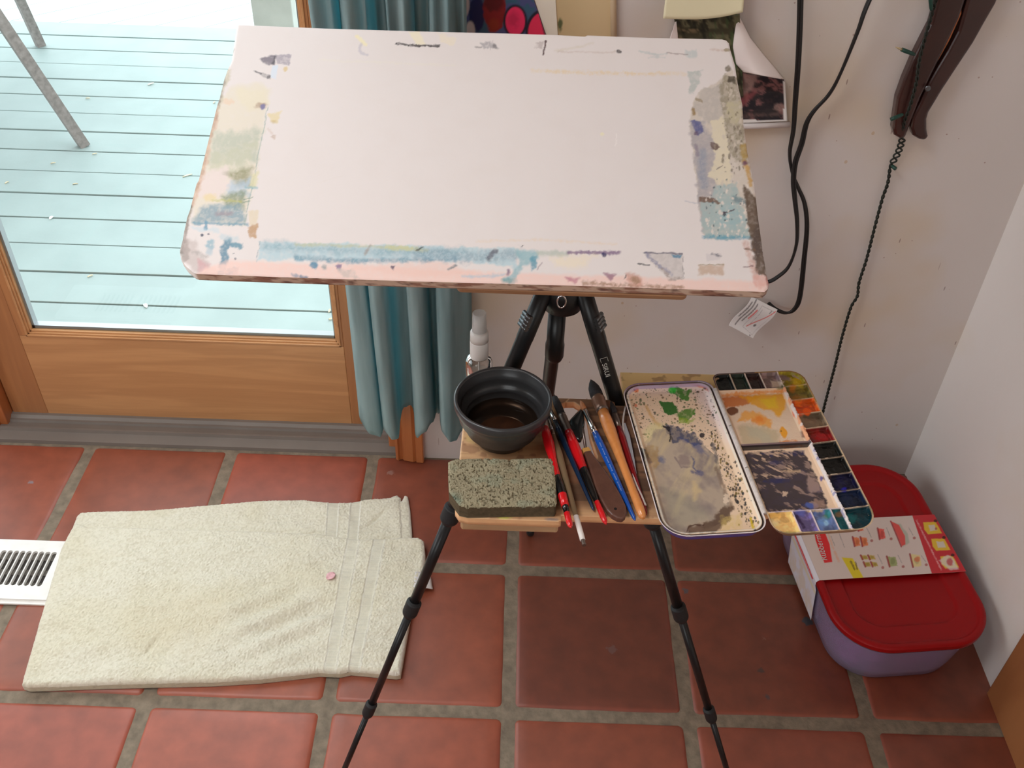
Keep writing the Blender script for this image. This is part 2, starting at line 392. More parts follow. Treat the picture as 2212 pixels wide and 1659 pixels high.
def wall_mat(name, base, warm, drips=True):
    m = bpy.data.materials.new(name); m.use_nodes = True; nt = m.node_tree; N = nt.nodes; L = nt.links
    b = N['Principled BSDF']; b.inputs['Roughness'].default_value = .75; b.inputs['Specular IOR Level'].default_value = .3
    tc = N.new('ShaderNodeTexCoord')
    n1 = N.new('ShaderNodeTexNoise'); n1.inputs['Scale'].default_value = 3.2; n1.inputs['Detail'].default_value = 3; L.new(tc.outputs['Object'], n1.inputs['Vector'])
    r1 = N.new('ShaderNodeMapRange'); r1.inputs[1].default_value = .48; r1.inputs[2].default_value = .75; L.new(n1.outputs[0], r1.inputs[0])
    mx = N.new('ShaderNodeMix'); mx.data_type = 'RGBA'; mx.inputs[6].default_value = (*base, 1); mx.inputs[7].default_value = (*warm, 1); L.new(r1.outputs[0], mx.inputs[0])
    cur = mx.outputs[2]
    # thrown paint: small spots and short drips, thinly scattered
    def spots(scale, sc3, thr, keep, colr, amt):
        nonlocal cur
        mp = N.new('ShaderNodeMapping'); mp.inputs['Scale'].default_value = sc3; L.new(tc.outputs['Object'], mp.inputs[0])
        vo = N.new('ShaderNodeTexVoronoi'); vo.inputs['Scale'].default_value = scale; L.new(mp.outputs[0], vo.inputs['Vector'])
        lt = N.new('ShaderNodeMath'); lt.operation = 'LESS_THAN'; lt.inputs[1].default_value = thr; L.new(vo.outputs['Distance'], lt.inputs[0])
        sp = N.new('ShaderNodeSeparateColor'); L.new(vo.outputs['Color'], sp.inputs[0])
        g = N.new('ShaderNodeMath'); g.operation = 'LESS_THAN'; g.inputs[1].default_value = keep; L.new(sp.outputs[0], g.inputs[0])
        mu = N.new('ShaderNodeMath'); mu.operation = 'MULTIPLY'; L.new(lt.outputs[0], mu.inputs[0]); L.new(g.outputs[0], mu.inputs[1])
        m2 = N.new('ShaderNodeMath'); m2.operation = 'MULTIPLY'; m2.inputs[1].default_value = amt; L.new(mu.outputs[0], m2.inputs[0])
        q = N.new('ShaderNodeMix'); q.data_type = 'RGBA'; L.new(m2.outputs[0], q.inputs[0]); L.new(cur, q.inputs[6]); q.inputs[7].default_value = (*colr, 1); cur = q.outputs[2]
    if drips:
        spots(62, (1, 1, .22), .075, .30, (.16, .07, .06), .6)
        spots(48, (1, 1, 1), .075, .22, (.26, .11, .07), .55)
        spots(30, (1, 1, .8), .085, .12, (.50, .30, .12), .5)
        spots(40, (1, 1, .10), .05, .16, (.36, .25, .22), .45)
    L.new(cur, b.inputs['Base Color'])
    n2 = N.new('ShaderNodeTexNoise'); n2.inputs['Scale'].default_value = 14; n2.inputs['Detail'].default_value = 5; L.new(tc.outputs['Object'], n2.inputs['Vector'])
    bp = N.new('ShaderNodeBump'); bp.inputs['Strength'].default_value = .35; bp.inputs['Distance'].default_value = .006; L.new(n2.outputs[0], bp.inputs['Height']); L.new(bp.outputs[0], b.inputs['Normal'])
    return m
M['wall'] = wall_mat('plaster', (.66, .60, .565), (.64, .50, .33))
M['wall_side'] = wall_mat('plaster_side', (.82, .775, .745), (.80, .70, .58), False)
DXL, DXR, DZT = -2.30, -.262, 2.06     # rough opening of the doors
def struct(name, mb, mats, **k):
    o = mb.build(name, mats, **k); o['kind'] = 'structure'; return o
b = MB()
b.box((DXR, YW, -.02), (XW + .15, YW + .16, ZC)); b.box((XL - .15, YW, DZT), (DXR, YW + .16, ZC)); b.box((XL - .15, YW, -.02), (DXL, YW + .16, DZT))
struct('wall_back', b, M['wall'])
# the right wall is hand-plastered: its near end has a rounded corner at the wooden post
b = MB(); b.box((XW, -.02, -.02), (XW + .15, YW, ZC)); b.box((XW + .05, YF, -.02), (XW + .15, -.02, ZC)); struct('wall_right', b, M['wall_side'])
b = MB()
for lo, hi in (((XL - .15, YF, -.02), (XL, -1.25, ZC)), ((XL - .15, .15, -.02), (XL, YW, ZC)), ((XL - .15, -1.25, -.02), (XL, .15, .9)), ((XL - .15, -1.25, 2.2), (XL, .15, ZC))): b.box(lo, hi)
M['wall_far'] = mat('dimmed_plaster', (.42, .37, .31), .8, var=(6, .1))  # unseen walls, toned dark to cut the bounced fill light
struct('wall_left', b, M['wall_far'])
b = MB()
for lo, hi in (((XL, YF - .15, -.02), (-1.7, YF, ZC)), ((-.1, YF - .15, -.02), (XW + .15, YF, ZC)), ((-1.7, YF - .15, -.02), (-.1, YF, 1.15)), ((-1.7, YF - .15, 2.3), (-.1, YF, ZC))): b.box(lo, hi)
struct('wall_front', b, M['wall_far'])
M['ceiling'] = mat('dimmed_ceiling', (.36, .27, .19), .8, var=(8, .2))  # ceiling out of view, darkened to hold down room bounce
b = MB()
for lo, hi in (((XL - .15, YF - .15, ZC), (-1.45, YW + .16, ZC + .1)), ((-.55, YF - .15, ZC), (XW + .15, YW + .16, ZC + .1)), ((-1.45, YF - .15, ZC), (-.55, -.87, ZC + .1)), ((-1.45, .03, ZC), (-.55, YW + .16, ZC + .1))): b.box(lo, hi)
struct('ceiling', b, M['ceiling'])

# floor: saltillo tiles set in wide grout joints, one mesh
# saltillo differs from tile to tile; under the tray, shade is put in too
TONE_SHADE = {(0, 0): .60, (0, 1): .66, (1, 0): .70, (1, 1): .70, (2, 0): .76, (2, 1): .76, (-1, 1): .9, (0, -1): .88, (1, -1): .84, (2, -1): .80, (-2, 1): 1.0, (-2, -1): 1.1, (-3, -1): 1.1}
def make_floor():
    G = .0185; V = []; Fc = []; C = []; base = 0
    prof = np.array([0, .0012, .003, .006, .011, .03, .075, .1525])
    tt = np.concatenate([prof, (P - G) - prof[:-1][::-1]])
    n = len(tt)
    for i in range(-8, 3):
        for j in range(-9, 3):
            x0 = i * P + G / 2; y0 = j * P + G / 2
            if j == 2: continue
            w_ = P - G
            r = np.random.default_rng((i + 30) * 97 + (j + 30))
            X, Y = np.meshgrid(tt, tt, indexing='ij')
            dx = np.minimum(X, w_ - X); dy = np.minimum(Y, w_ - Y)
            # hand-made outline
            wob = .0032
            X2 = x0 + X + wob * (fbm((x0 + X) * 9, (y0 + Y) * 9, 11, 3) - .5); Y2 = y0 + Y + wob * (fbm((x0 + X) * 9, (y0 + Y) * 9, 23, 3) - .5)
            d = np.minimum(dx, dy)
            d = np.where((dx < .012) & (dy < .012), .012 - np.hypot(.012 - dx, .012 - dy), d)
            Z = -.0075 * np.clip(1 - np.clip(d, 0, .011) / .011, 0, 1) ** 2.2 + .0015 * (fbm((x0 + X) * 6, (y0 + Y) * 6, 31, 3) - .5) + (r.random() - .5) * .0012 - .0006 * (1 - np.clip(d / .15, 0, 1))
            Z = np.where(d <= 0.0005, -.012, Z) - .0012
            c0 = np.array([.275, .064, .031]) * (1 + .22 * (r.random() - .5)) * np.array([1, 1 + .12 * (r.random() - .5), 1 + .2 * (r.random() - .5)])
            c0 = c0 * TONE_SHADE.get((i, j), 1.0)
            nz = fbm((x0 + X) * 12, (y0 + Y) * 12, 5, 4)[..., None]
            c = c0 * (.80 + .4 * nz)
            # worn rim of the tiles
            edge = (np.exp(-((d - .006) / .004) ** 2))[..., None]
            c = c * (1 - .30 * edge) + np.array([.42, .085, .045]) * .30 * edge
            idx = base + np.arange(n * n).reshape(n, n)
            V.append(np.stack([X2, Y2, Z], -1).reshape(-1, 3)); C.append(c.reshape(-1, 3))
            Fc.append(np.stack([idx[:-1, :-1].ravel(), idx[1:, :-1].ravel(), idx[1:, 1:].ravel(), idx[:-1, 1:].ravel()], 1)); base += n * n
    V = np.vstack(V); C = np.vstack(C); Fc = np.vstack(Fc)
    keep = (V[:, 0] <= XW + .02) & (V[:, 1] <= YW + .01)
    V[:, 0] = np.minimum(V[:, 0], XW + .06); V[:, 1] = np.minimum(V[:, 1], YW + .02)
    fl = Fc.tolist(); ft = len(fl)
    # grout bed
    nb = 60; gx = np.linspace(XL, XW + .06, nb * 2); gy = np.linspace(YF, YW + .02, nb * 2); GX, GY = np.meshgrid(gx, gy, indexing='ij')
    GZ = -.0052 + .002 * (fbm(GX * 30, GY * 30, 3, 2) - .5)
    gi = base + np.arange(GX.size).reshape(GX.shape)
    gf = np.stack([gi[:-1, :-1].ravel(), gi[1:, :-1].ravel(), gi[1:, 1:].ravel(), gi[:-1, 1:].ravel()], 1)
    V = np.vstack([V, np.stack([GX, GY, GZ], -1).reshape(-1, 3)]); C = np.vstack([C, np.full((GX.size, 3), .2)])
    b0 = len(V); V = np.vstack([V, [[XL, YF, -.05], [XW + .06, YF, -.05], [XW + .06, YW + .02, -.05], [XL, YW + .02, -.05]]]); C = np.vstack([C, np.full((4, 3), .2)])
    me = bpy.data.meshes.new('floor'); me.from_pydata(V.tolist(), [], fl + gf.tolist() + [(b0 + 3, b0 + 2, b0 + 1, b0)]); me.update()
    mi = [0] * ft + [1] * (len(gf) + 1); me.polygons.foreach_set('material_index', mi); me.polygons.foreach_set('use_smooth', [True] * (ft + len(gf)) + [False])
    setcol(me, C)
    mt = mat('saltillo_tile', attr=True, rough=.48, spec=.8, coat=.18, var=(26, .16), bump=(60, .12, .002))
    mt.node_tree.nodes['Principled BSDF'].inputs['Coat Roughness'].default_value = .36
    nt = mt.node_tree; N = nt.nodes; L = nt.links; bs = N['Principled BSDF']; src = bs.inputs['Base Color'].links[0].from_socket
    tc = N.new('ShaderNodeTexCoord'); nz = N.new('ShaderNodeTexNoise'); nz.inputs['Scale'].default_value = 120; L.new(tc.outputs['Object'], nz.inputs['Vector'])
    for (px_, py_, r_, c_) in ((1745, 1341, .010, (.02, .06, .08)), (1480, 1275, .006, (.08, .09, .11)), (1645, 1448, .006, (.05, .035, .03)), (1657, 1505, .006, (.06, .05, .06)), (1650, 1380, .003, (.4, .25, .18)), (68, 1040, .006, (.22, .20, .22)), (1322, 1402, .010, (.16, .08, .07)), (845, 1020, .008, (.30, .16, .13))):
        q = U(px_, py_, 2, 0); dv = N.new('ShaderNodeVectorMath'); dv.operation = 'DISTANCE'; L.new(tc.outputs['Object'], dv.inputs[0]); dv.inputs[1].default_value = (q[0], q[1], 0)
        ad = N.new('ShaderNodeMath'); ad.operation = 'MULTIPLY_ADD'; ad.inputs[1].default_value = .018; L.new(nz.outputs[0], ad.inputs[0]); L.new(dv.outputs['Value'], ad.inputs[2])
        mr = N.new('ShaderNodeMapRange'); mr.inputs[1].default_value = r_ + .010; mr.inputs[2].default_value = r_ + .007; mr.inputs[3].default_value = 0; mr.inputs[4].default_value = .8; L.new(ad.outputs[0], mr.inputs[0])
        mx = N.new('ShaderNodeMix'); mx.data_type = 'RGBA'; L.new(mr.outputs[0], mx.inputs[0]); L.new(src, mx.inputs[6]); mx.inputs[7].default_value = (*c_, 1); src = mx.outputs[2]
    L.new(src, bs.inputs['Base Color'])
    mg = mat('grout', (.215, .170, .122), .85, bump=(160, .6, .002), var=(60, .25))
    o = link('floor', me, [mt, mg]); o['kind'] = 'structure'; return o
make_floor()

# ---------------------------------------------------------------- patio door
DY = .72; GX0, GX1, GZ0 = -1.068, -.402, .262
M['spacer'] = mat('spacer_metal', (.42, .43, .44), .3, .6)
M['pane'] = glass('door_glass', (.90, .96, .95))
def door(n, x0, x1, g0, g1):
    d = empty('door_%d' % n, ((x0 + x1) / 2, DY, .02), None, None); d['kind'] = 'structure'
    y0, y1 = DY, DY + .044
    b = MB(); b.box((g0 - .028, y0, .018), (g1 + .018, y1, GZ0 - .012)); b.build('bottom_rail', M['door_wood'], d, bevel=.0015)
    b = MB(); b.box((x0, y0, .018), (g0 - .028, y1, DZT - .01)); b.box((g0 - .0281, y0, GZ0 - .012), (g0 - .012, y1, DZT - .01)); b.build('stile', M['door_wood_v'], d, bevel=.0015)
    b = MB(); b.box((g1 + .018, y0, .018), (x1, y1, DZT - .01)); b.box((g1 + .010, y0, GZ0 - .012), (g1 + .0181, y1, DZT - .01)); b.build('stile', M['door_wood_v'], d, bevel=.0015)
    b = MB(); b.box((g0 - .028, y0, 1.93), (g1 + .018, y1, DZT - .01)); b.build('top_rail', M['door_wood'], d, bevel=.0015)
    # moulded glazing bead: three little steps
    b = MB()
    for k, (o1, dep) in enumerate(((.012, .002), (.008, .006), (.004, .010))):
        b.box((g0 - o1, y0 + dep - .004, GZ0 - o1), (g1 + o1, y0 + dep + .006, GZ0 - o1 + .0045))
        b.box((g0 - o1, y0 + dep - .004, GZ0 - o1), (g0 - o1 + .0045, y0 + dep + .006, 1.94))
        b.box((g1 + o1 - .0045, y0 + dep - .004, GZ0 - o1), (g1 + o1, y0 + dep + .006, 1.94))
    b.build('glazing_bead', M['door_wood'], d, bevel=.001)
    b = MB()
    b.box((g0 - .002, y0 + .014, GZ0 - .004), (g1 + .002, y0 + .030, GZ0 + .008)); b.box((g0 - .004, y0 + .014, GZ0), (g0 + .006, y0 + .030, 1.94)); b.box((g1 - .004, y0 + .014, GZ0), (g1 + .004, y0 + .030, 1.94))
    b.build('glass_spacer', M['spacer'], d)
    b = MB(); b.add([(g0, y0 + .012, GZ0), (g1, y0 + .012, GZ0), (g1, y0 + .012, 1.93), (g0, y0 + .012, 1.93)], [(0, 1, 2, 3)], 0, False)
    b.build('glass_pane', M['pane'], d)
    return d
door(1, -1.178, -.292, GX0, GX1)
door(2, -2.24, -1.222, -2.12, -1.30)
# jambs, centre post, head
b = MB(); b.box((DXR - .030, YW + .02, 0), (DXR, YW + .16, DZT)); b.box((-1.222, YW + .045, .004), (-1.180, DY + .05, DZT)); b.box((-1.235, YW + .03, .004), (-1.196, YW + .06, DZT)); b.box((DXL, YW + .02, 0), (DXL + .06, YW + .16, DZT)); b.box((DXL, YW + .02, DZT - .02), (DXR, YW + .16, DZT))
struct('trim_1', b, M['casing_wood'], bevel=.003)
# casing with mouldings beside the door
def casing_profile(x0, x1, yb):
    return [(x0, yb), (x0, yb - .014), (x0 + .006, yb - .018), (x0 + .010, yb - .014), (x0 + .016, yb - .013), (x0 + .019, yb - .017), (x0 + .040, yb - .021), (x0 + .046, yb - .018), (x0 + .048, yb - .022), (x1 - .002, yb - .023), (x1, yb - .021), (x1, yb)]
b = MB(); pr = casing_profile(-.272, -.208, YW); b.prism(pr, lambda p: np.array([p[0], p[1], p[2]]), 0.0, DZT + .06)
struct('trim_2', b, M['casing_wood']); fix_normals(bpy.data.objects['trim_2'])
b = MB(); b.prism([(x, y) for x, y in casing_profile(-2.37, -2.31, YW)], lambda p: np.array([p[0], p[1], p[2]]), 0.0, DZT + .06); struct('trim_3', b, M['casing_wood'])
b = MB(); b.box((-2.37, YW - .02, DZT), (-.208, YW, DZT + .07)); struct('trim_4', b, M['casing_wood'], bevel=.004)
# aluminium threshold
M['sill'] = mat('threshold_aluminium', (.19, .163, .142), .5, .05, var=(10, .07), bump=(80, .15, .001))
prof = [(.815, -.03), (.815, .020), (.765, .022), (.712, .022), (.706, .016), (.700, .016), (.698, .011), (.682, .0125), (.678, .0165), (.673, .0165), (.671, .009), (.6465, .004), (.6455, -.004), (.6455, -.03)]
b = MB(); n = len(prof)
b.add([(x, y, z) for x in (DXL + .0, -.262) for y, z in prof], [(i, (i + 1) % n, n + (i + 1) % n, n + i) for i in range(n)] + [tuple(range(n)), tuple(range(n, 2 * n))[::-1]], 0, False)
struct('trim_5', b, M['sill']); fix_normals(bpy.data.objects['trim_5'])
# wooden post at the near end of the right wall
M['post_wood'] = wood('post_wood', (.30, .105, .035), (.42, .17, .06), (30, 6, 2.2), .55, .1, 3)
b = MB(); b.box((XW - .012, -.115, -.004), (XW + .06, .075, 2.2)); struct('trim_6', b, M['post_wood'], bevel=.004)
b = MB(); b.box((XW + .004, -.30, -.004), (XW + .06, -.12, 2.2)); struct('trim_7', b, M['post_wood'], bevel=.003)

# ---------------------------------------------------------------- deck outside
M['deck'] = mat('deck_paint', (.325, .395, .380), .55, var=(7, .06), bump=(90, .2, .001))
M['deck_far'] = mat('deck_paint_overexposed', (.60, .70, .68), .55, var=(7, .08))  # far boards paler: outdoor overexposure put into their colour
ZD = -.012
gaps = [U(x, y, 2, ZD)[1] for x, y in [(0, 71), (0, 101), (0, 133), (0, 165), (0, 201), (0, 238), (0, 277), (0, 319), (0, 364), (0, 413), (0, 467), (10, 523), (40, 585), (60, 650)]]
pitch = (gaps[0] - gaps[-1]) / 13; ye = gaps[0]
b = MB(); k = -2
ys = [ye + pitch * q for q in range(1, -18, -1)]
for q in range(len(ys) - 1):
    y1, y0 = ys[q], ys[q + 1]
    if y0 < .82: y0 = .82
    if y1 < .83: break
    b.box((-4.6, y0 + .0034, ZD - .03), (2.5, y1 - .0034, ZD - (.0015 if q % 3 else 0)))
b.box((-4.6, .82, ZD - .09), (2.5, ys[0], ZD - .045))
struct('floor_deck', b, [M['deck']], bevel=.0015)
ytop = ys[0] + .004
b = MB(); a = math.radians(43); ca, sa = math.cos(a), math.sin(a)
fx = lambda p: np.array([-2 + p[0] * ca - p[1] * sa, ytop + 1.6 + p[0] * sa + p[1] * ca, p[2]])
for q in range(-22, 22): b.box((-4, q * .143 + .003, ZD - .03), (4, (q + 1) * .143 - .003, ZD - .005), 0, fx)
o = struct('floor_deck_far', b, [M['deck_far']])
# trim the slanting boards where they meet the straight ones
import bmesh
bm = bmesh.new(); bm.from_mesh(o.data)
bmesh.ops.bisect_plane(bm, geom=bm.verts[:] + bm.edges[:] + bm.faces[:], plane_co=(0, ytop, 0), plane_no=(0, -1, 0), clear_outer=True); bm.to_mesh(o.data); bm.free()
M['ground'] = mat('pale_gravel', (.5, .52, .5), .9, var=(9, .2))
b = MB(); b.box((-14, .85, -.6), (12, 16, -.35)); struct('ground', b, M['ground'])
M['weathered'] = mat('weathered_grey_wood', (.27, .235, .22), .7, var=(60, .25), bump=(90, .3, .001))
# patio table whose splayed legs stand on the deck
tA, tB, tC = U(182, 314, 2, ZD), U(88, 98, 2, ZD), U(-14, 486, 2, ZD)
hA = U(-110, -122, 1, 2.0); hB = U(30, -28, 1, 2.92)
t = empty('patio_table', (tA[0] - .4, tA[1], ZD), 'grey weathered patio table whose splayed square legs stand on the deck outside', 'table')
def leg_box(a, c, w):
    m = MB(); m.lathe(a, c, [(0, w, 0), (float(np.linalg.norm(np.array(c) - a)), w, 0)], n=4, smooth=False); return m
topz = float(max(hA[2], .55))
def extend(a, c, z):
    a = np.array(a); c = np.array(c); return a + (c - a) * ((z - a[2]) / (c[2] - a[2]))
eA = extend(tA, hA, .70); eB = extend(tB, hB, .70); eC = eA + np.array([-.5, -.42, 0])
for a_, c_ in ((tA, eA), (tB, eB), (tC + np.array([-.02, .0, 0]), eC)):
    leg_box(a_, c_, .0235).build('leg', M['weathered'], t)
ctr = (eA + eB + eC) / 3
b = MB(); b.box((ctr[0] - .75, ctr[1] - .75, .70), (ctr[0] + .30, ctr[1] + .80, .73)); b.build('tabletop', M['weathered'], t, bevel=.003)
pp = U(612, 260, 2, ZD)
po = MB(); po.box((pp[0] - .045, pp[1] - .045, ZD), (pp[0] + .09, pp[1] + .09, 2.6)); o = po.build('porch_post', mat('grey_post_paint', (.42, .42, .38), .6, var=(12, .1)), bevel=.004)
tag(o, 'grey porch post on the deck, seen past the top left of the board', 'post')

def petal(px, py, ax, z, L, wd, rot, colr, label, name='petal', group=None, surf_z=None):
    p = U(px, py, ax, z); o = MB(); n = 7; pts = []
    ca, sa = math.cos(rot), math.sin(rot)
    rows = []
    for i in range(n):
        t_ = i / (n - 1); hw = wd * math.sin(math.pi * min(1, t_ * .92 + .06)) ** .7
        for s_ in (-1, -.5, 0, .5, 1):
            x = (t_ - .5) * L; y = s_ * hw; zz = .0004 + .0022 * (s_ * s_) + .001 * math.sin(t_ * 3.1)
            rows.append((p[0] + x * ca - y * sa, p[1] + x * sa + y * ca, p[2] + zz))
    fs = [(i * 5 + k, (i + 1) * 5 + k, (i + 1) * 5 + k + 1, i * 5 + k + 1) for i in range(n - 1) for k in range(4)]
    o.add(rows, fs); ob = o.build(name, mat('petal_' + str(len(bpy.data.materials)), colr, .6, var=(300, .1)))
    sl = ob.modifiers.new('t', 'SOLIDIFY'); sl.thickness = .0006
    tag(ob, label, 'petal', group); return ob
petal(315, 661, 2, ZD, .022, .0055, -1.0, (.8, .8, .76), 'largest white petal on the deck, just beyond the door glass')
petal(111, 471, 2, ZD, .018, .0055, 1.5, (.8, .8, .76), 'white petal on the deck left of the table leg foot, nearer the door')
petal(405, 380, 2, ZD, .034, .0035, .7, (.72, .66, .48), 'straw-coloured curled petal on the deck left of the drawing board')
petal(326, 182, 2, ZD, .028, .005, .9, (.75, .74, .6), 'pale petal far out on the deck beside the table leg', 'petal')
for (x, y, r_) in ((205, 333, .6), (115, 353, .5), (163, 398, .4), (712, 672, 1.5), (716, 690, .3), (320, 13, .2), (463, 222, 1.4), (460, 560, .3), (15, 395, 1.2), (190, 213, .2), (86, 15, 1.), (270, 20, .1), (195, 597, .8)):
    petal(x, y, 2, ZD, .016, .0028, r_, (.70, .60, .42), 'tiny dry petal scattered on the blue-green deck boards', 'petal', 'dry petals scattered on the deck')

# ---------------------------------------------------------------- curtain
def curtain():
    root = empty('curtain', (-.23, .575, .15), 'teal grey gathered curtain hanging beside the glass door', 'curtain')
    m = bpy.data.materials.new('curtain_cloth'); m.use_nodes = True; nt = m.node_tree; N = nt.nodes; L = nt.links
    b_ = N['Principled BSDF']; b_.inputs['Roughness'].default_value = .85; b_.inputs['Specular IOR Level'].default_value = .15
    at = N.new('ShaderNodeAttribute'); at.attribute_name = 'Col'; L.new(at.outputs['Color'], b_.inputs['Base Color'])
    tr = N.new('ShaderNodeBsdfTranslucent'); tr.inputs[0].default_value = (.20, .62, .70, 1)
    mx = N.new('ShaderNodeMixShader'); mx.inputs[0].default_value = .5
    L.new(b_.outputs[0], mx.inputs[1]); L.new(tr.outputs[0], mx.inputs[2]); L.new(mx.outputs[0], N['Material Output'].inputs[0])
    tc = N.new('ShaderNodeTexCoord'); mp = N.new('ShaderNodeMapping'); mp.inputs['Scale'].default_value = (120, 120, 12); L.new(tc.outputs['Object'], mp.inputs[0])
    nz = N.new('ShaderNodeTexNoise'); nz.inputs['Scale'].default_value = 3; nz.inputs['Detail'].default_value = 5; L.new(mp.outputs[0], nz.inputs['Vector'])
    bp = N.new('ShaderNodeBump'); bp.inputs['Strength'].default_value = .25; bp.inputs['Distance'].default_value = .002; L.new(nz.outputs[0], bp.inputs['Height']); L.new(bp.outputs[0], b_.inputs['Normal'])
    # plan of the folds at the hem: (x, y) control points, front folds at small y
    hem = [(-.334, .592), (-.334, .560), (-.322, .535), (-.303, .533), (-.289, .545), (-.284, .575), (-.280, .545), (-.268, .530), (-.252, .532), (-.246, .555), (-.247, .590), (-.240, .605),
           (-.226, .605), (-.219, .590), (-.218, .560), (-.212, .535), (-.196, .528), (-.184, .540), (-.176, .570), (-.176, .600), (-.168, .607), (-.160, .590), (-.157, .555), (-.150, .532), (-.136, .530), (-.128, .545), (-.118, .560), (-.104, .575), (-.100, .600)]
    hem = np.array(spline([(x, y) for x, y in hem], 9)); s = np.linspace(0, 1, len(hem))
    ns = len(hem); zt = 2.02; nz_ = 130; Z = np.linspace(0, 1, nz_)
    Pt = np.zeros((nz_, ns, 3)); colr = np.zeros((nz_, ns, 3))
    zb = .168 + .016 * np.sin(s * 33 + .5) + .008 * np.sin(s * 9 + 2) + .006 * np.abs(np.sin(s * 70))
    back = hem[:, 1] > .585
    for i, q in enumerate(Z):
        q2 = q ** 1.4
        # folds get narrower and more numerous towards the gathered top
        top_x = -.372 + (s) * .282
        x = hem[:, 0] * (1 - q2 * .8) + (top_x) * q2 * .8 + .004 * np.sin(q * 5 + s * 14)
        yfold = hem[:, 1] * (1 - q2) + (.572 + .024 * np.sin(s * 2 * math.pi * 11)) * q2
        Pt[i, :, 0] = x - q * .012; Pt[i, :, 1] = yfold + .004 * np.sin(q * 7 + s * 20); Pt[i, :, 2] = zb + (zt - zb) * q
        nz2 = fbm(s * 60, np.full(ns, q * 25), 4, 3)
        tint = fbm(s * 9, np.full(ns, q * 2.0), 14, 2)
        c = np.array([.46, .53, .51])[None] * (.75 + .5 * nz2)[:, None] * (1 - .25 * (tint > .55)[:, None]) + np.array([.01, .06, .075])[None] * (tint)[:, None]
        colr[i] = c
    cloth_grid('cloth', Pt, m, root, thick=.0012, col=colr)
    # stitched hem band
    b = MB(); rod = MB(); rod.lathe((-2.35, .58, 2.04), (-.02, .58, 2.04), [(0, .010, 0), (2.33, .010, 0)]); rod.build('rod', M['casing_wood'], root)
    for x in (-2.0, -.05):
        q = MB(); q.box((x - .01, .58, 2.025), (x + .01, YW, 2.055)); q.build('rod_bracket', M['grey_metal'], root)
curtain()

# ================================================================= EASEL: tripod + drawing board + tray
TA = np.array([.045, .03, .90]); TH = .381; PH = 3.687
tri = empty('tripod', (.045, .03, 0), 'black camera tripod standing on the tiles and carrying the drawing board', 'tripod')
LEN = .9695; legs = []
for k in range(3):
    an = PH + k * 2 * math.pi / 3; u = np.array([math.cos(an), math.sin(an), 0]); d = u * math.sin(TH) - np.array([0, 0, 1]) * math.cos(TH); A = TA + u * .03
    legs.append((A, d, u))
    lk = [.3455, .525, .744]
    b = MB()
    b.lathe(A, A + d, [(-.012, .007, 0), (-.010, .0105, 0), (.06, .0108, 0), (.062, .0104, 0), (lk[0] - .016, .0102, 0), (lk[0], .0085, 0)], 22)
    b.lathe(A, A + d, [(lk[0], .0078, 0), (lk[1], .0076, 0)], 18); b.lathe(A, A + d, [(lk[1], .0062, 0), (lk[2], .0060, 0)], 16); b.lathe(A, A + d, [(lk[2], .0048, 0), (LEN - .02, .0046, 0)], 16)
    lg = b.build('leg', M['black_metal'], tri)
    for s_, r_ in ((lk[0], .0128), (lk[1], .0110), (lk[2], .0090)):
        b = MB(); m = 28; prof = [(s_ - .015, r_ * .80, 0), (s_ - .012, r_ * .96, 0)]
        prof += [(s_ - .012 + .022 * q / 8, r_ * (1.0 + (.035 if q % 2 else 0)), 0) for q in range(9)] + [(s_ + .012, r_ * .94, 0), (s_ + .017, r_ * .66, 0)]
        b.lathe(A, A + d, prof, m); b.build('twist_lock', M['black_rubber'], lg)
    b = MB(); b.lathe(A, A + d, [(LEN - .026, .0050, 0), (LEN - .022, .0075, 0), (LEN - .006, .0085, 0), (LEN - .001, .006, 0)], 18); b.build('rubber_foot', M['black_rubber'], lg)
    # leg-angle latch by the hinge
    side = np.cross(d, u); side /= np.linalg.norm(side)
    b = MB(); c = A + d * .032 - u * .0 + u * .011
    for q in range(4): b.lathe(c + d * (q * .0052 - .008) - side * .0085, c + d * (q * .0052 - .008) + side * .0085, [(0, .0030, 0), (.017, .0030, 0)], 10)
    b.build('angle_latch', M['grey_metal'], lg)
# crown, column, ball head
b = MB(); b.lathe(TA - [0, 0, .03], TA + [0, 0, 1], [(0, .015, 0), (.006, .024, 0), (.040, .026, 0), (.046, .018, 0)], 30); b.build('crown', M['black_metal'], tri)
zc = float(U(1197, 762, 1, .03)[2])
b = MB(); b.lathe((.0395, .03, zc), (.0395, .03, 2), [(-.012, .0075, 0), (-.010, .0100, 0), (-.004, .0122, 0), (.014, .0124, 0), (.020, .0112, 0), (.90 - zc - .03, .0112, 0)], 26)
cl = b.build('centre_column', M['black_metal'], tri)
b = MB(); b.lathe((.045, .03, .9), (.045, .03, 1.2), [(.01, .020, 0), (.016, .024, 0), (.036, .024, 0), (.042, .018, 0), (.060, .019, 0), (.066, .012, 0), (.080, .010, 0)], 28)
b.build('ball_head', M['black_metal'], tri)
b = MB(); c0 = np.array([.045, .03, .93]); pts = []
rc = U(1213, 652, 1, -.005)
for q in range(25):
    a = 2 * math.pi * q / 24; pts.append(rc + np.array([.0052 * math.cos(a), 0, .0085 * math.sin(a)]))
b.tube(pts, .0011, 8, 0, caps=False); b.tube([rc + [0, 0, .008], rc + [0, .012, .016]], .0022, 8); b.build('strap_ring', M['chrome'], tri)
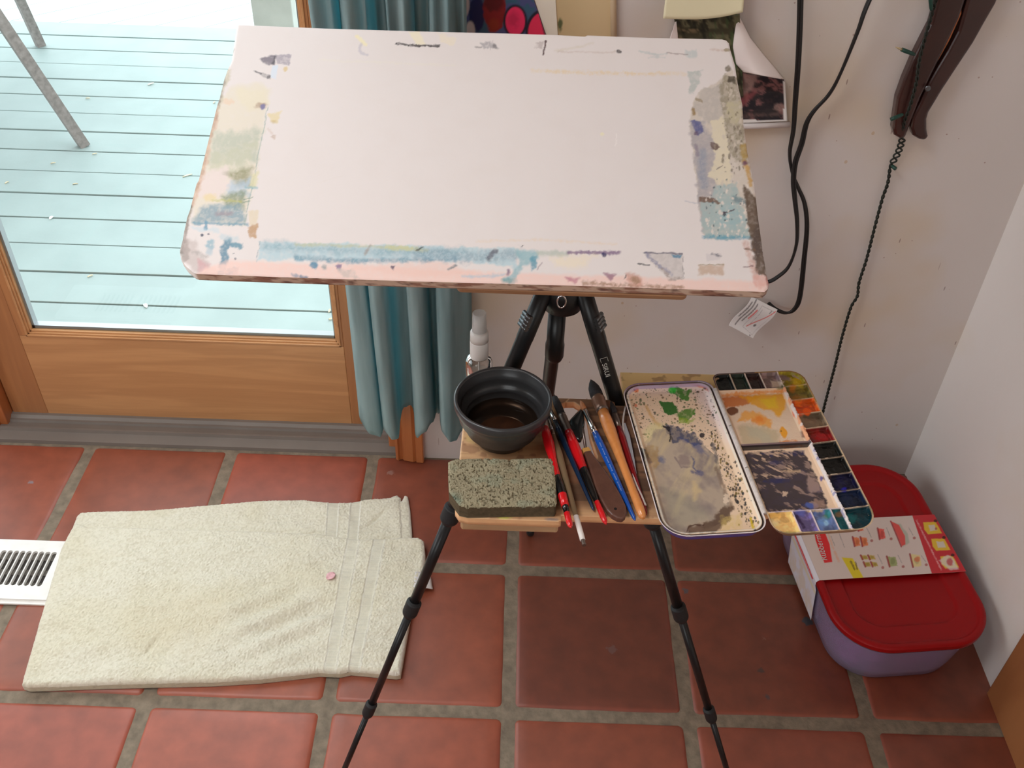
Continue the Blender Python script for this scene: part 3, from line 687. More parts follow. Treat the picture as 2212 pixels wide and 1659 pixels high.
# lettering on the right leg
def text_obj(s, name, size, O, ex, ey, mtl, parent, extr=.00005, align='LEFT', off=0.0):
    cu = bpy.data.curves.new(name, 'FONT'); cu.body = s; cu.size = size; cu.extrude = extr; cu.align_x = align; cu.offset = off
    tmp = bpy.data.objects.new(name, cu); COL.objects.link(tmp)
    dg = bpy.context.evaluated_depsgraph_get(); me = bpy.data.meshes.new_from_object(tmp.evaluated_get(dg)); bpy.data.objects.remove(tmp)
    ex = np.array(ex, float); ex /= np.linalg.norm(ex); ey = np.array(ey, float); ey = ey - ex * np.dot(ex, ey); ey /= np.linalg.norm(ey); ez = np.cross(ex, ey)
    mm = np.eye(4); mm[:3, 0] = ex; mm[:3, 1] = ey; mm[:3, 2] = ez; mm[:3, 3] = O; me.transform(Matrix(mm.tolist()))
    me.materials.clear(); return link(name, me, mtl, parent)
M['white_ink'] = mat('white_ink', (.62, .60, .56), .6)
A, d, u = legs[1]
tocam = CAM - A; tocam /= np.linalg.norm(tocam)
fn = tocam - d * np.dot(tocam, d); fn /= np.linalg.norm(fn); sd_ = np.cross(d, fn)
O_ = A + d * .082 + fn * .0106 + sd_ * .0042
text_obj('SIRUI', 'maker_mark', .0088, O_ + d * .007, d, -sd_ if np.dot(np.cross(d, -sd_), fn) > 0 else sd_, M['white_ink'], tri)
b = MB(); q0 = A + d * .0815 + fn * .0107
for (a1, b1, a2, b2) in ((-.0045, 0, .0045, 0), (-.0045, 0, -.0045, .006), (.0045, 0, .0045, .006)):
    b.tube([q0 + sd_ * a1 + d * b1, q0 + sd_ * a2 + d * b2], .00025, 6)
b.build('maker_mark_frame', M['white_ink'], tri)

# ---------------------------------------------------------------- drawing board
BN = np.array([0, -.3015, .9535]); BV = np.array([0, .9535, .3015]); BU = np.array([1., 0, 0]); BP = np.array([.035, -.05, 1.0])
def bloc(px, py):
    q = Upl(px, py, BP, BN) - BP; return (float(q @ BU), float(q @ BV))
outline_px = [(513, 52), (700, 60), (900, 66), (1100, 71), (1202, 74), (1264, 77.5), (1269, 75), (1400, 80), (1560, 83.5), (1569, 86), (1575, 92), (1578, 106), (1588, 140), (1594, 180), (1604, 225), (1606, 262), (1615, 330), (1630, 400), (1638, 470), (1648, 540), (1656, 592), (1661, 612), (1660, 622), (1652, 629.5), (1630, 628.5), (1300, 617.5), (900, 606.5), (600, 597), (425, 590.5), (418, 588), (402, 575), (391, 560), (388.5, 549), (388, 540), (394, 518), (397, 500), (404, 468), (410, 452), (421, 408), (424, 396), (429, 388), (448, 310), (462, 254), (470, 222), (474, 212), (484, 170), (492, 148), (500, 132), (505, 100), (511, 60)]
outline = [bloc(*p) for p in outline_px][::-1]
def board_col(Pn, x, y, sd):
    px, py = PR(Pn); c = Cv(px + 5 * (fbm(px * .045, py * .045, 71, 4) - .5) + 3 * (fbm(px * .22, py * .22, 73, 2) - .5), py + 5 * (fbm(px * .045, py * .045, 77, 4) - .5) + 3 * (fbm(px * .22, py * .22, 79, 2) - .5), (224, 211, 207), (226, 212, 208), .74, grain=True)
    nz = fbm(px * .02, py * .03, 2, 3)
    c.mix((nz > .5) * .0 + np.clip(nz - .45, 0, 1) * .25, (214, 196, 186))
    # top margin smears
    c.poly([(560, 128), (597, 117), (592, 141), (576, 140)], (110, 98, 112), .85, 3, 2); c.poly([(595, 117), (629, 118), (624, 143), (612, 140), (597, 139)], (140, 128, 145), .7, 2, 1.5, tex=.4); c.poly([(592, 120), (598, 120), (590, 140), (586, 140)], (60, 58, 66), .7, 3)
    c.poly([(587, 142), (600, 142), (596, 172), (584, 168)], (205, 214, 226), .8, 2)
    c.poly([(548, 152), (584, 163), (583, 172), (572, 166)], (70, 64, 72), .8, 1.5, 2, tex=.5); c.ell(617, 151, 5, 5, (214, 182, 110), .7, 2, 2)
    c.line([(781, 94), (776, 103), (780, 113), (793, 119)], 6, (190, 180, 188), .7, 3, 2)
    c.line([(772, 78), (790, 96)], 8, (240, 222, 170), .7, 4, 2); c.poly([(882, 68), (905, 68), (920, 98), (902, 98)], (238, 222, 180), .6, 4, 3); c.poly([(945, 70), (985, 84), (980, 100), (955, 92)], (236, 216, 180), .5, 4, 4)
    c.line([(857, 95), (884, 97), (905, 99), (950, 98)], 5, (52, 46, 46), .9, 2, 2.6, .35, tex=.3); c.line([(895, 99), (950, 100)], 3, (70, 60, 60), .7, 1.5, 2)
    c.poly([(1038, 93), (1062, 90), (1078, 106), (1044, 106)], (150, 142, 146), .7, 3, 4, .3, tex=.5); c.line([(1028, 101), (1040, 103)], 3, (120, 110, 110), .6, 2, 2); c.poly([(1066, 95), (1076, 106), (1064, 106)], (90, 84, 84), .6, 3, 3)
    c.line([(1178, 88), (1173, 118)], 3.2, (78, 48, 48), .95, 1.2); c.poly([(1152, 105), (1160, 92), (1174, 88), (1170, 106)], (170, 150, 146), .55, 2, 3, .4, tex=.6)
    c.line([(1205, 112), (1240, 113), (1330, 112)], 3, (196, 172, 160), .5, 3, 1); c.ell(1338, 113, 6, 4, (60, 52, 54), .9, 2, 2.5); c.line([(1200, 110), (1260, 100), (1280, 92)], 4, (208, 192, 168), .5, 5, 2)
    c.poly([(1380, 110), (1440, 117), (1400, 124), (1436, 124)], (186, 190, 188), .7, 3, 3); c.poly([(1480, 108), (1506, 107), (1506, 124), (1484, 125)], (186, 192, 190), .7, 4, 3); c.line([(1440, 116), (1485, 117)], 2.5, (140, 112, 108), .6, 2)
    c.line([(1150, 153), (1300, 158), (1480, 160)], 7, (228, 200, 156), .38, 5, 4, tex=.6); c.line([(690, 130), (980, 141)], 4, (226, 214, 200), .5, 4, 2); c.line([(1180, 154), (1440, 160)], 5, (222, 188, 130), .35, 4, 4, tex=.7)
    c.poly([(1486, 153), (1516, 149), (1508, 182), (1500, 203), (1490, 200)], (176, 182, 176), .75, 3, 4, tex=.3); c.line([(1535, 108), (1570, 108)], 4, (196, 160, 140), .5, 4, 3)
    # left strip: washes of ochre, olive and blue under the old tape line
    L_ = [(494, 190), (508, 180), (560, 180), (586, 190), (577, 230), (566, 300), (552, 370), (540, 430), (528, 486), (412, 482), (424, 400), (452, 300), (476, 220)]
    c.poly([(512, 190), (577, 190), (579, 222), (560, 232), (540, 240), (515, 212)], (230, 216, 178), .8, 12, 8, .05); c.poly(L_, (222, 208, 186), .75, 10, 8, .05)
    c.poly([(466, 288), (566, 280), (552, 350), (448, 350)], (184, 186, 168), .85, 14, 14, .06, tex=.2); c.poly([(452, 340), (556, 300), (540, 380), (500, 380), (452, 372)], (196, 192, 166), .7, 12, 16, .1, tex=.5)
    c.line([(487, 220), (500, 221)], 12, (226, 190, 160), .6, 5, 4); c.ell(564, 228, 12, 6, (176, 144, 116), .8, 5, 4); c.ell(568, 231, 5, 6, (104, 104, 160), .8, 3, 2)
    c.poly([(432, 378), (488, 356), (498, 400), (470, 425), (430, 430)], (226, 206, 200), .9, 10, 8); c.poly([(488, 374), (545, 362), (538, 400), (515, 404)], (150, 144, 108), .85, 12, 8, .08, tex=.2)
    c.poly([(500, 396), (540, 385), (536, 425), (490, 420)], (170, 190, 208), .7, 10, 8); c.poly([(480, 424), (534, 408), (526, 452), (486, 448)], (128, 140, 110), .8, 9, 6, tex=.2)
    c.ell(455, 427, 14, 9, (226, 202, 150), .8, 6, 3); c.line([(460, 432), (520, 434)], 5, (190, 184, 90), .6, 4, 3)
    c.poly([(432, 446), (520, 440), (531, 482), (416, 480)], (122, 152, 168), .8, 10, 7, .07, tex=.3); c.line([(470, 462), (500, 460)], 8, (160, 134, 140), .6, 6, 4); c.line([(420, 481), (532, 485)], 6, (96, 146, 168), .8, 4, 3)
    c.line([(579, 232), (527, 486)], 1.8, (140, 160, 150), .8, 1.5)
    for (x, y) in ((444, 490),): c.line([(x, 480), (x, 494)], 8, (104, 148, 172), .9, 3, 2)
    c.poly([(546, 375), (558, 370), (552, 408), (538, 404)], (214, 204, 160), .8, 4, 3); c.poly([(538, 455), (560, 453), (554, 492), (536, 485)], (220, 200, 170), .8, 4, 3); c.poly([(534, 492), (558, 482), (553, 513), (536, 511)], (190, 146, 104), .9, 3, 4); c.poly([(581, 246), (606, 240), (600, 266), (585, 264)], (222, 200, 150), .8, 4, 4); c.ell(592, 263, 8, 4, (196, 164, 90), .6, 3, 2)
    c.poly([(584, 294), (596, 290), (593, 302)], (190, 160, 140), .6, 2, 2); c.line([(580, 278), (588, 288)], 5, (206, 180, 166), .5, 3, 2)
    c.line([(526, 430), (546, 427)], 2, (110, 140, 120), .8, 1.5); c.line([(526, 436), (540, 434)], 2, (110, 140, 120), .7, 1.5); c.line([(530, 404), (554, 406)], 5, (120, 170, 180), .7, 3, 2)
    # lower-left corner blues
    c.line([(452, 524), (460, 520), (458, 536), (450, 532)], 9, (150, 178, 190), .9, 5, 4); c.line([(494, 520), (486, 540), (484, 570), (476, 592)], 16, (92, 136, 158), .9, 4, 5, .12); c.line([(502, 528), (520, 530), (518, 534)], 9, (80, 138, 160), .85, 3, 3)
    c.poly([(500, 578), (514, 576), (512, 592), (486, 594), (488, 584)], (76, 122, 150), .9, 3, 4); c.ell(452, 545, 7, 8, (170, 186, 196), .7, 4, 2); c.line([(478, 512), (510, 516)], 10, (176, 198, 206), .5, 7, 5)
    c.poly([(412, 490), (470, 494), (480, 505), (455, 500), (430, 500)], (190, 206, 214), .6, 6, 5)
    for (x, y, r_) in ((437, 508, 3), (451, 506, 2.2), (510, 560, 2.6), (505, 548, 1.5)): c.ell(x, y, r_, r_, (70, 74, 96), .95, 1.3)
    # chipped, stained left edge
    c.poly([(486, 150), (500, 150), (474, 235), (440, 360), (410, 470), (398, 480), (430, 380), (466, 230)], (176, 164, 118), .5, 5, 5, .1); c.line([(500, 110), (474, 212), (448, 310), (424, 400), (404, 470), (392, 545)], 9, (112, 92, 76), .8, 5, 5, .1)
    c.line([(470, 235), (446, 330), (426, 410), (414, 440)], 12, (206, 158, 130), .55, 6, 6, .08); c.ell(409, 444, 6, 7, (40, 60, 56), .9, 3, 3); c.poly([(388, 545), (404, 520), (410, 560), (396, 568)], (120, 112, 104), .8, 6, 6)
    c.poly([(396, 505), (420, 520), (440, 560), (470, 592), (425, 594), (392, 560)], (188, 168, 162), .6, 8, 9, .08); c.poly([(428, 560), (452, 572), (450, 592), (430, 586)], (206, 150, 154), .7, 7, 5); c.line([(420, 545), (446, 556)], 7, (170, 158, 154), .6, 5, 5)
    # bottom: blue band, pink band
    c.poly([(500, 563), (1000, 585), (1655, 608), (1655, 640), (420, 600), (440, 578)], (236, 196, 184), .9, 9, 4, .04); c.poly([(690, 566), (860, 572), (940, 562), (1040, 590), (900, 600)], (234, 190, 176), .6, 10, 8)
    c.poly([(561, 523), (900, 531), (1110, 537), (1120, 580), (1000, 565), (900, 560), (720, 561), (554, 563)], (180, 200, 206), .95, 5, 7, .06, tex=.15)
    c.line([(575, 531), (700, 538), (820, 543), (1000, 545)], 16, (122, 158, 172), .6, 14, 10, .06, tex=.4); c.line([(640, 556), (740, 563), (860, 562), (980, 560)], 9, (102, 144, 164), .8, 7, 5, .08, tex=.3); c.line([(640, 528), (760, 531), (900, 538)], 5, (190, 186, 140), .6, 5, 3); c.line([(835, 535), (920, 540)], 9, (204, 198, 140), .6, 5, 4)
    c.line([(905, 548), (1010, 556), (1120, 550)], 22, (126, 150, 166), .55, 12, 10, .1, tex=.5); c.line([(561, 523), (554, 564)], 1.5, (130, 150, 160), .8, 1.2)
    c.line([(1070, 542), (1054, 558)], 10, (90, 86, 100), .8, 5, 3); c.line([(800, 532), (790, 548)], 6, (160, 140, 130), .7, 5, 2); c.line([(914, 532), (900, 541)], 3, (70, 70, 60), .9, 2)
    c.ell(679, 573, 9, 8, (92, 138, 164), .95, 3, 2); c.ell(700, 577, 5, 6, (120, 136, 140), .7, 4, 2); c.poly([(724, 572), (738, 572), (734, 584), (726, 580)], (130, 106, 144), .85, 3, 2); c.poly([(730, 580), (760, 582), (780, 602), (740, 600)], (190, 176, 168), .6, 6, 6, .15, tex=.5)
    c.poly([(843, 574), (855, 574), (850, 583)], (92, 76, 100), .9, 1.5, 1); c.line([(633, 594), (662, 598)], 6, (100, 124, 150), .8, 4, 3); c.line([(968, 582), (985, 573)], 4, (110, 118, 124), .8, 3, 1)
    c.poly([(1108, 537), (1165, 541), (1160, 560), (1130, 575), (1118, 600), (1088, 610), (1086, 602), (1110, 590), (1122, 570)], (140, 180, 188), .85, 6, 5, .1); c.ell(1098, 607, 15, 5, (96, 150, 154), .8, 5, 3)
    c.poly([(1146, 554), (1158, 552), (1158, 575), (1148, 584), (1146, 570)], (84, 148, 170), .85, 4, 3); c.line([(1100, 584), (1098, 592)], 8, (120, 92, 122), .8, 4, 2); c.line([(1000, 598), (1090, 594)], 6, (176, 190, 202), .7, 5, 3)
    c.line([(1171, 567), (1160, 581)], 3, (170, 150, 156), .8, 2); c.poly([(1155, 540), (1230, 542), (1225, 552), (1160, 552)], (176, 184, 170), .7, 6, 4); c.line([(1228, 545), (1280, 546), (1338, 546)], 7, (124, 92, 130), .85, 3, 3); c.ell(1304, 550, 5.5, 4.5, (50, 48, 96), .95, 2)
    c.poly([(1190, 555), (1290, 552), (1250, 580), (1200, 576)], (236, 216, 184), .6, 14, 8); c.poly([(1220, 598), (1252, 600), (1244, 612), (1226, 608)], (190, 116, 132), .8, 5, 4); c.poly([(1303, 590), (1330, 592), (1318, 606)], (156, 108, 128), .85, 4, 3); c.line([(1353, 595), (1349, 603)], 2, (60, 50, 56), .9, 1.2); c.line([(1378, 571), (1403, 573)], 3.2, (96, 92, 92), .9, 1.5)
    c.poly([(1255, 607), (1330, 612), (1475, 618), (1478, 624), (1260, 616)], (160, 120, 92), .8, 5, 5, .2, tex=.4); c.poly([(1352, 592), (1380, 594), (1390, 618), (1360, 616)], (200, 140, 120), .7, 6, 5); c.ell(1372, 606, 9, 8, (150, 116, 84), .7, 5, 4, tex=.4)
    c.poly([(1390, 546), (1474, 547), (1476, 602), (1458, 604), (1440, 598), (1416, 576)], (196, 184, 180), .85, 2, 3, .2, tex=.25); c.line([(1392, 546), (1474, 547)], 3, (90, 84, 104), .9, 2); c.poly([(1450, 549), (1473, 549), (1468, 556), (1456, 556)], (84, 132, 160), .9, 2, 1); c.line([(1398, 550), (1425, 575), (1450, 592)], 6, (110, 110, 150), .6, 4, 4, tex=.4); c.line([(1430, 582), (1448, 602), (1470, 600)], 6, (160, 140, 130), .7, 4, 4, tex=.5); c.line([(1475, 548), (1477, 602)], 1.5, (120, 110, 110), .7, 1.2)
    c.poly([(1525, 547), (1560, 547), (1556, 562), (1528, 564)], (208, 196, 196), .7, 2, 2); c.line([(1538, 548), (1556, 553)], 5, (100, 96, 110), .75, 3, 3, tex=.4); c.poly([(1510, 574), (1562, 572), (1564, 592), (1508, 594)], (196, 162, 136), .8, 5, 4); c.line([(1510, 573), (1563, 571)], 2, (150, 130, 90), .8, 1.5)
    # right strip: thick grey, cream and blue paint
    R_ = [(1504, 208), (1520, 190), (1545, 180), (1562, 165), (1580, 150), (1600, 215), (1610, 300), (1625, 380), (1640, 470), (1625, 516), (1521, 516), (1510, 440), (1498, 340), (1490, 260), (1492, 235)]
    c.poly(R_, (206, 190, 176), .95, 3, 3, .15); c.poly([(1518, 190), (1560, 178), (1568, 220), (1560, 260), (1530, 268), (1505, 245), (1495, 235)], (186, 174, 166), .8, 4, 6, .12, tex=.3)
    c.poly([(1490, 262), (1520, 264), (1545, 300), (1548, 380), (1540, 470), (1518, 500), (1500, 350)], (170, 160, 162), .9, 6, 8, .08, tex=.2); c.poly([(1494, 262), (1512, 262), (1522, 284), (1510, 292), (1500, 282)], (84, 88, 140), .9, 3, 4); c.ell(1505, 288, 6, 5, (96, 70, 96), .8, 3, 2); c.line([(1504, 315), (1506, 335)], 8, (140, 124, 136), .7, 4, 3)
    c.line([(1516, 330), (1520, 400)], 16, (126, 138, 160), .6, 10, 6, .1, tex=.3); c.poly([(1536, 262), (1562, 250), (1575, 330), (1580, 400), (1548, 400), (1530, 380), (1545, 340)], (220, 204, 176), .95, 3, 6, .12); c.poly([(1532, 305), (1545, 308), (1554, 317), (1545, 326), (1535, 320)], (110, 86, 78), .95, 2, 2)
    c.ell(1498, 243, 4.5, 9, (150, 118, 70), .9, 2, 2, rot=-.2); c.line([(1504, 213), (1516, 218)], 5, (150, 130, 100), .8, 2, 2); c.line([(1552, 362), (1560, 357), (1548, 366)], 2, (100, 80, 76), .8, 1.2)
    c.poly([(1545, 400), (1590, 396), (1600, 440), (1612, 470), (1624, 514), (1521, 516), (1512, 440), (1520, 430), (1540, 425)], (164, 180, 178), .95, 4, 6, .1, tex=.3); c.ell(1575, 470, 24, 26, (150, 180, 184), .7, 10, 8, tex=.5); c.line([(1522, 512), (1620, 514)], 8, (88, 154, 176), .85, 5, 4, tex=.3); c.line([(1590, 430), (1612, 440)], 14, (90, 120, 130), .7, 8, 5)
    c.poly([(1512, 426), (1545, 428), (1556, 440), (1550, 442), (1540, 437), (1512, 436)], (118, 90, 76), .95, 2, 1.5); c.line([(1564, 460), (1586, 452)], 2.2, (72, 48, 60), .9, 1.2); c.ell(1564, 461, 4, 4, (72, 48, 60), .9, 2, 1); c.line([(1480, 435), (1508, 439)], 2.5, (190, 184, 190), .9, 2)
    c.dots(70, (1525, 400, 1620, 512), 1, 3.2, (226, 208, 196), .8, 4, 2.2); c.dots(30, (1525, 380, 1615, 512), .8, 2.2, (74, 92, 100), .9, 8, 2)
    c.poly([(1552, 182), (1566, 160), (1592, 170), (1604, 240), (1606, 300), (1618, 360), (1590, 350), (1572, 320), (1560, 240)], (150, 136, 112), .85, 4, 6, .14, tex=.35); c.poly([(1570, 225), (1600, 220), (1606, 262), (1585, 270), (1572, 260)], (196, 182, 148), .8, 6, 8, .12, tex=.4); c.dots(60, (1560, 180, 1612, 400), 1, 4, (206, 190, 174), .75, 6, 2.5); c.dots(50, (1560, 180, 1612, 380), 1, 3, (116, 100, 84), .75, 9, 2.5)
    c.poly([(1598, 312), (1614, 308), (1618, 342), (1604, 345)], (176, 140, 60), .85, 4, 3); c.line([(1608, 350), (1614, 366), (1622, 398)], 9, (196, 146, 60), .85, 4, 3); c.ell(1609, 352, 6, 5, (96, 54, 96), .85, 3, 2); c.poly([(1571, 165), (1588, 166), (1591, 184), (1574, 180)], (70, 60, 46), .9, 2, 3); c.ell(1572, 147, 6, 7, (100, 84, 48), .8, 3, 3); c.ell(1572, 107, 8, 3, (150, 130, 90), .7, 2, 2)
    c.poly([(1606, 400), (1638, 430), (1650, 545), (1656, 596), (1634, 592), (1626, 540), (1614, 480)], (98, 76, 60), .95, 5, 5, .12); c.ell(1636, 520, 9, 40, (70, 56, 54), .6, 8, 5, .1, tex=.3); c.line([(1611, 528), (1634, 600)], 12, (206, 160, 146), .7, 6, 5, .15, tex=.4); c.line([(1608, 538), (1630, 540)], 4, (120, 90, 70), .8, 3, 2); c.line([(1606, 576), (1626, 574)], 2.5, (110, 60, 66), .8, 2); c.ell(1643, 608, 15, 14, (222, 160, 146), .7, 8, 6); c.line([(1657, 596), (1660, 622)], 4, (170, 90, 80), .8, 3, 2)
    # faint marks on the paper field
    c.line([(1030, 521), (1180, 518), (1330, 528)], 4, (226, 198, 168), .5, 4, 2, tex=.5); c.line([(1333, 290), (1329, 315)], 1.6, (238, 226, 222), .9, 1.5); c.ell(1300, 290, 4, 3, (234, 222, 180), .7, 3, 2); c.line([(690, 395), (740, 380)], 2, (222, 208, 202), .6, 2); c.line([(1128, 534), (1131, 530)], 2, (60, 52, 50), .9, 1)
    g = c.c.mean(1, keepdims=True); return c.c * .9 + g * .1
def board_side(Q, r):
    px, py = PR(Q); c = Cv(px, py, (176, 150, 132), (226, 212, 208), 1.0)
    n_ = fbm(px * .03, px * 0 + r * 2, 3, 3)
    c.mix(sst(.5, .62, n_) * .8, (120, 74, 58)); c.mix(sst(.6, .72, fbm(px * .05, px * 0 + r * 3 + 9, 5, 3)) * .7, (70, 40, 40))
    c.mix(((px < 424) & (py > 556)) * 1.0, (214, 200, 194))
    return c.c
board = empty('drawing_board', tuple(BP), 'white paint-stained drawing board tilted on top of the black tripod', 'board')
plate('panel', outline, .00105, BP, BU, BV, BN, M['paint_top'], board, col=board_col, side=board_side, thick=.0115, side_rows=6,
      h=lambda x, y, s: -.0012 * np.clip(1 + s / .003, 0, 1) ** 2)
M['tray_wood'] = wood('plywood_edge', (.30, .145, .07), (.38, .20, .10), (8, 60, 60), .55, .1, 3)
xa = float(Upl(984, 622, BP, BN)[0]); xb = float(Upl(1491, 640, BP, BN)[0])
fb = Fr(BP - BN * .0118, BU, BV, BN)
y0b = bloc(1200, 614)[1]
b = MB(); b.prism(rrect(xa - BP[0], y0b - .0015, xb - BP[0], y0b + .26, .006, 5), fb, -.0065, 0); b.build('backing_plate', M['tray_wood'], board, bevel=.0008); fix_normals(bpy.data.objects['backing_plate'])
ctr = BP - BN * .0183 + BU * .01 + BV * .085
b = MB(); b.lathe(ctr, ctr - BN, [(0, .026, 0), (.010, .026, 0), (.014, .016, 0), (.040, .015, 0)], 28); b.build('mounting_plate', M['black_metal'], board)

# ---------------------------------------------------------------- wooden side tray
ZS = .765
sl = lambda px, py: tuple(U(px, py, 2, ZS)[:2])
FLx, FLy = sl(983, 1119); 
tray = empty('easel_tray', (.09, -.1, ZS - .012), 'pale wooden side tray fixed between the tripod legs, holding brushes and palette', 'tray')
E_ = sl(1213, 1129); E2 = sl(1214, 1120)
out = [(-.0706, .024), (-.0735, -.200), (-.0725, -.2130), (-.0675, -.2215), (-.058, -.2245), (.043, -.2245), (.0462, -.2230), (.0465, -.2155), (.255, -.2160), (.345, -.165), (.352, -.155), (.372, .044), (.1285, .040), (.1285, -.006), (.132, -.014), (.130, -.0265), (.118, -.0265), (.1165, -.0160), (-.012, -.0160), (-.018, -.0300), (-.036, -.0300), (-.043, -.0180), (-.044, .024)]
slot = [sl(*p) for p in [(1206, 874), (1222, 868), (1240, 868), (1256, 878), (1268, 900), (1275, 940), (1290, 985), (1287, 1010), (1276, 998), (1262, 975), (1238, 950), (1226, 925), (1214, 900)]]
def with_slot(outer, hole):
    # outline with a cut leading into the slot (the cut has no width)
    o = np.array(outer); h = np.array(hole)
    bi, bj, bd = 0, 0, 9
    for i in range(len(o)):
        for j in range(len(h)):
            dd = np.linalg.norm(o[i] - h[j])
            if dd < bd: bi, bj, bd = i, j, dd
    sa = lambda p: np.sum(p[:, 0] * np.roll(p[:, 1], -1) - np.roll(p[:, 0], -1) * p[:, 1])
    if (sa(o) > 0) == (sa(h) > 0): h = h[::-1]; bj = len(h) - 1 - bj
    return list(map(tuple, o[:bi + 1])) + list(map(tuple, np.roll(h, -bj, 0))) + [tuple(h[bj])] + list(map(tuple, o[bi:]))
kk = out.index((.1165, -.0160)) + 1; out2 = out[:kk] + [(.060, -.0160)] + out[kk:]
shape = with_slot(out2, slot)
def tray_col(Pn, x, y, sd):
    px, py = PR(Pn); c = Cv(px, py, (176, 136, 98), (205, 190, 178), .8)
    g = fbm(x * 30, y * 260, 3, 4); c.mix(np.clip(g - .4, 0, 1) * 1.2, (140, 96, 62))
    g2 = fbm(x * 12, y * 90, 9, 4)
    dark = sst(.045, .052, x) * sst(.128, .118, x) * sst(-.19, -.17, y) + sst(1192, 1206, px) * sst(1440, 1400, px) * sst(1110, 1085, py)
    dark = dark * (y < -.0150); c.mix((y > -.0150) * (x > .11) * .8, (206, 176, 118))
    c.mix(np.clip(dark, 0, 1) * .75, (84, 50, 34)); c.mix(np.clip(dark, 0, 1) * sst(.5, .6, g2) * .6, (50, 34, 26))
    c.mix(sst(.6, .7, fbm(x * 70, y * 70, 21, 3)) * .5, (110, 66, 46))
    c.ell(1090, 1118, 12, 4, (150, 150, 60), .7, 4, 3); c.ell(1190, 1122, 14, 5, (100, 92, 92), .7, 4, 3); c.ell(1022, 945, 14, 10, (170, 150, 80), .4, 8, 5); c.ell(1110, 1108, 30, 5, (150, 86, 56), .5, 6, 5)
    c.mix(np.clip(1 + sd / .0012, 0, 1), (206, 164, 122), .6)
    return c.c
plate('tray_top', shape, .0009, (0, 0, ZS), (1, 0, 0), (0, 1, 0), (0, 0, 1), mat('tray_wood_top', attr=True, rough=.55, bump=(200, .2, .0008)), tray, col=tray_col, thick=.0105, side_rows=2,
      h=lambda x, y, s: -.0010 * np.clip(1 + s / .002, 0, 1) ** 2, side=lambda Q, r: np.tile(alb((196, 150, 108), (205, 190, 178)), (len(Q), 1)) * (.85 + .3 * fbm(Q[:, 0] * 60, Q[:, 2] * 900, 2, 3)[:, None]))
b = MB(); b.box((-.066, -.222, ZS - .024), (.044, -.196, ZS - .0107)); b.build('front_batten', M['shelf_side'], tray, bevel=.003)
for (A, d, u) in legs[:2]:
    s_ = (A[2] - (ZS - .018)) / -d[2]; c = A + d * s_
    b = MB(); b.lathe(c - [0, 0, .004], c + [0, 0, .02], [(0, .0155, 0), (.0105, .0155, 0)], 20); b.build('leg_collar', M['black_rubber'], tray)

# ---------------------------------------------------------------- collapsible bowl of water
BC = (-.0235, -.0905)
M['silicone'] = mat('grey_silicone', (.038, .038, .040), .28, spec=.7, bump=(300, .08, .0005))
bowl = empty('water_bowl', (*BC, ZS), 'dark grey ribbed rubber bowl of dirty brush water on the tray', 'bowl')
b = MB(); A = (*BC, ZS); B = (*BC, ZS + 1); H = .0625
out_p = [(0.0004, .0300), (.002, .0335), (.014, .0375), (.0165, .0400), (.018, .0445), (.030, .0455), (.0325, .0480), (.034, .0522), (.046, .0535), (.049, .0545), (.0515, .0572), (.0535, .0578), (H - .0015, .0578), (H, .0568)]
inn_p = [(H, .0545), (H - .002, .0532), (.052, .0528), (.049, .0500), (.047, .0505), (.036, .0490), (.0335, .0445), (.0315, .0455), (.021, .0425), (.0185, .0385), (.0165, .0360), (.0045, .0330), (.003, .0300), (.003, .0001)]
b.lathe(A, B, [(t_, r_, 0) for t_, r_ in out_p + inn_p], 72, caps=True)
b.build('shell', M['silicone'], bowl)
b = MB(); b.lathe(A, B, [(.0034, .0001, 0), (.0036, .0325, 0)], 60, caps=False); b.build('base_disc', mat('brown_silt', (.085, .05, .035), .6, var=(60, .4)), bowl)
b = MB(); b.lathe(A, B, [(.024, .0001, 0), (.0242, .0430, 0)], 72, caps=False); 
M['water'] = glass('murky_water', (.70, .55, .45), 1.33)
b.build('water', M['water'], bowl)

# ---------------------------------------------------------------- spray bottle
BX, BY = -.0560, .0050
sb = empty('spray_bottle', (BX, BY, ZS), 'small clear spray bottle with a white nozzle behind the dark bowl', 'bottle')
A = (BX, BY, ZS + .0002); B = (BX, BY, 2)
M['clear'] = glass('clear_plastic', (.93, .92, .90), 1.4, 0.05, .02)
M['white_pl'] = mat('white_plastic', (.72, .69, .66), .35)
ztop = float(U(1035, 676, 1, BY)[2]) - ZS; zcap = float(U(1036, 768, 1, BY)[2]) - ZS
q = zcap
b = MB(); b.lathe(A, B, [(0, .0150, 0), (.002, .0170, 0), (q - .016, .0172, 0), (q - .009, .0168, 0), (q - .003, .0148, 0), (q, .0112, 0), (q + .002, .0086, 0)], 40, caps=False); b.lathe(A, B, [(.0, .0001, 0), (.0004, .015, 0)], 40, caps=False)
b.build('bottle_body', M['clear'], sb)
b = MB(); b.lathe(A, B, [(.004, .0012, 0), (q + .006, .0012, 0)], 10); b.build('dip_tube', mat('dip_tube', (.6, .6, .6), .4), sb)
b = MB(); b.lathe(A, B, [(.003, .0150, 0), (q * .40, .0152, 0)], 36); b.build('liquid', glass('bottle_water', (.93, .93, .91), 1.33), sb)
hh = ztop - q
mm = bpy.data.materials.new('milky_cap'); mm.use_nodes = True; nt = mm.node_tree; t_ = nt.nodes.new('ShaderNodeBsdfTransparent'); t_.inputs[0].default_value = (.9, .9, .9, 1); mx = nt.nodes.new('ShaderNodeMixShader'); mx.inputs[0].default_value = .34
nt.nodes['Principled BSDF'].inputs['Base Color'].default_value = (.75, .74, .73, 1); nt.nodes['Principled BSDF'].inputs['Roughness'].default_value = .3
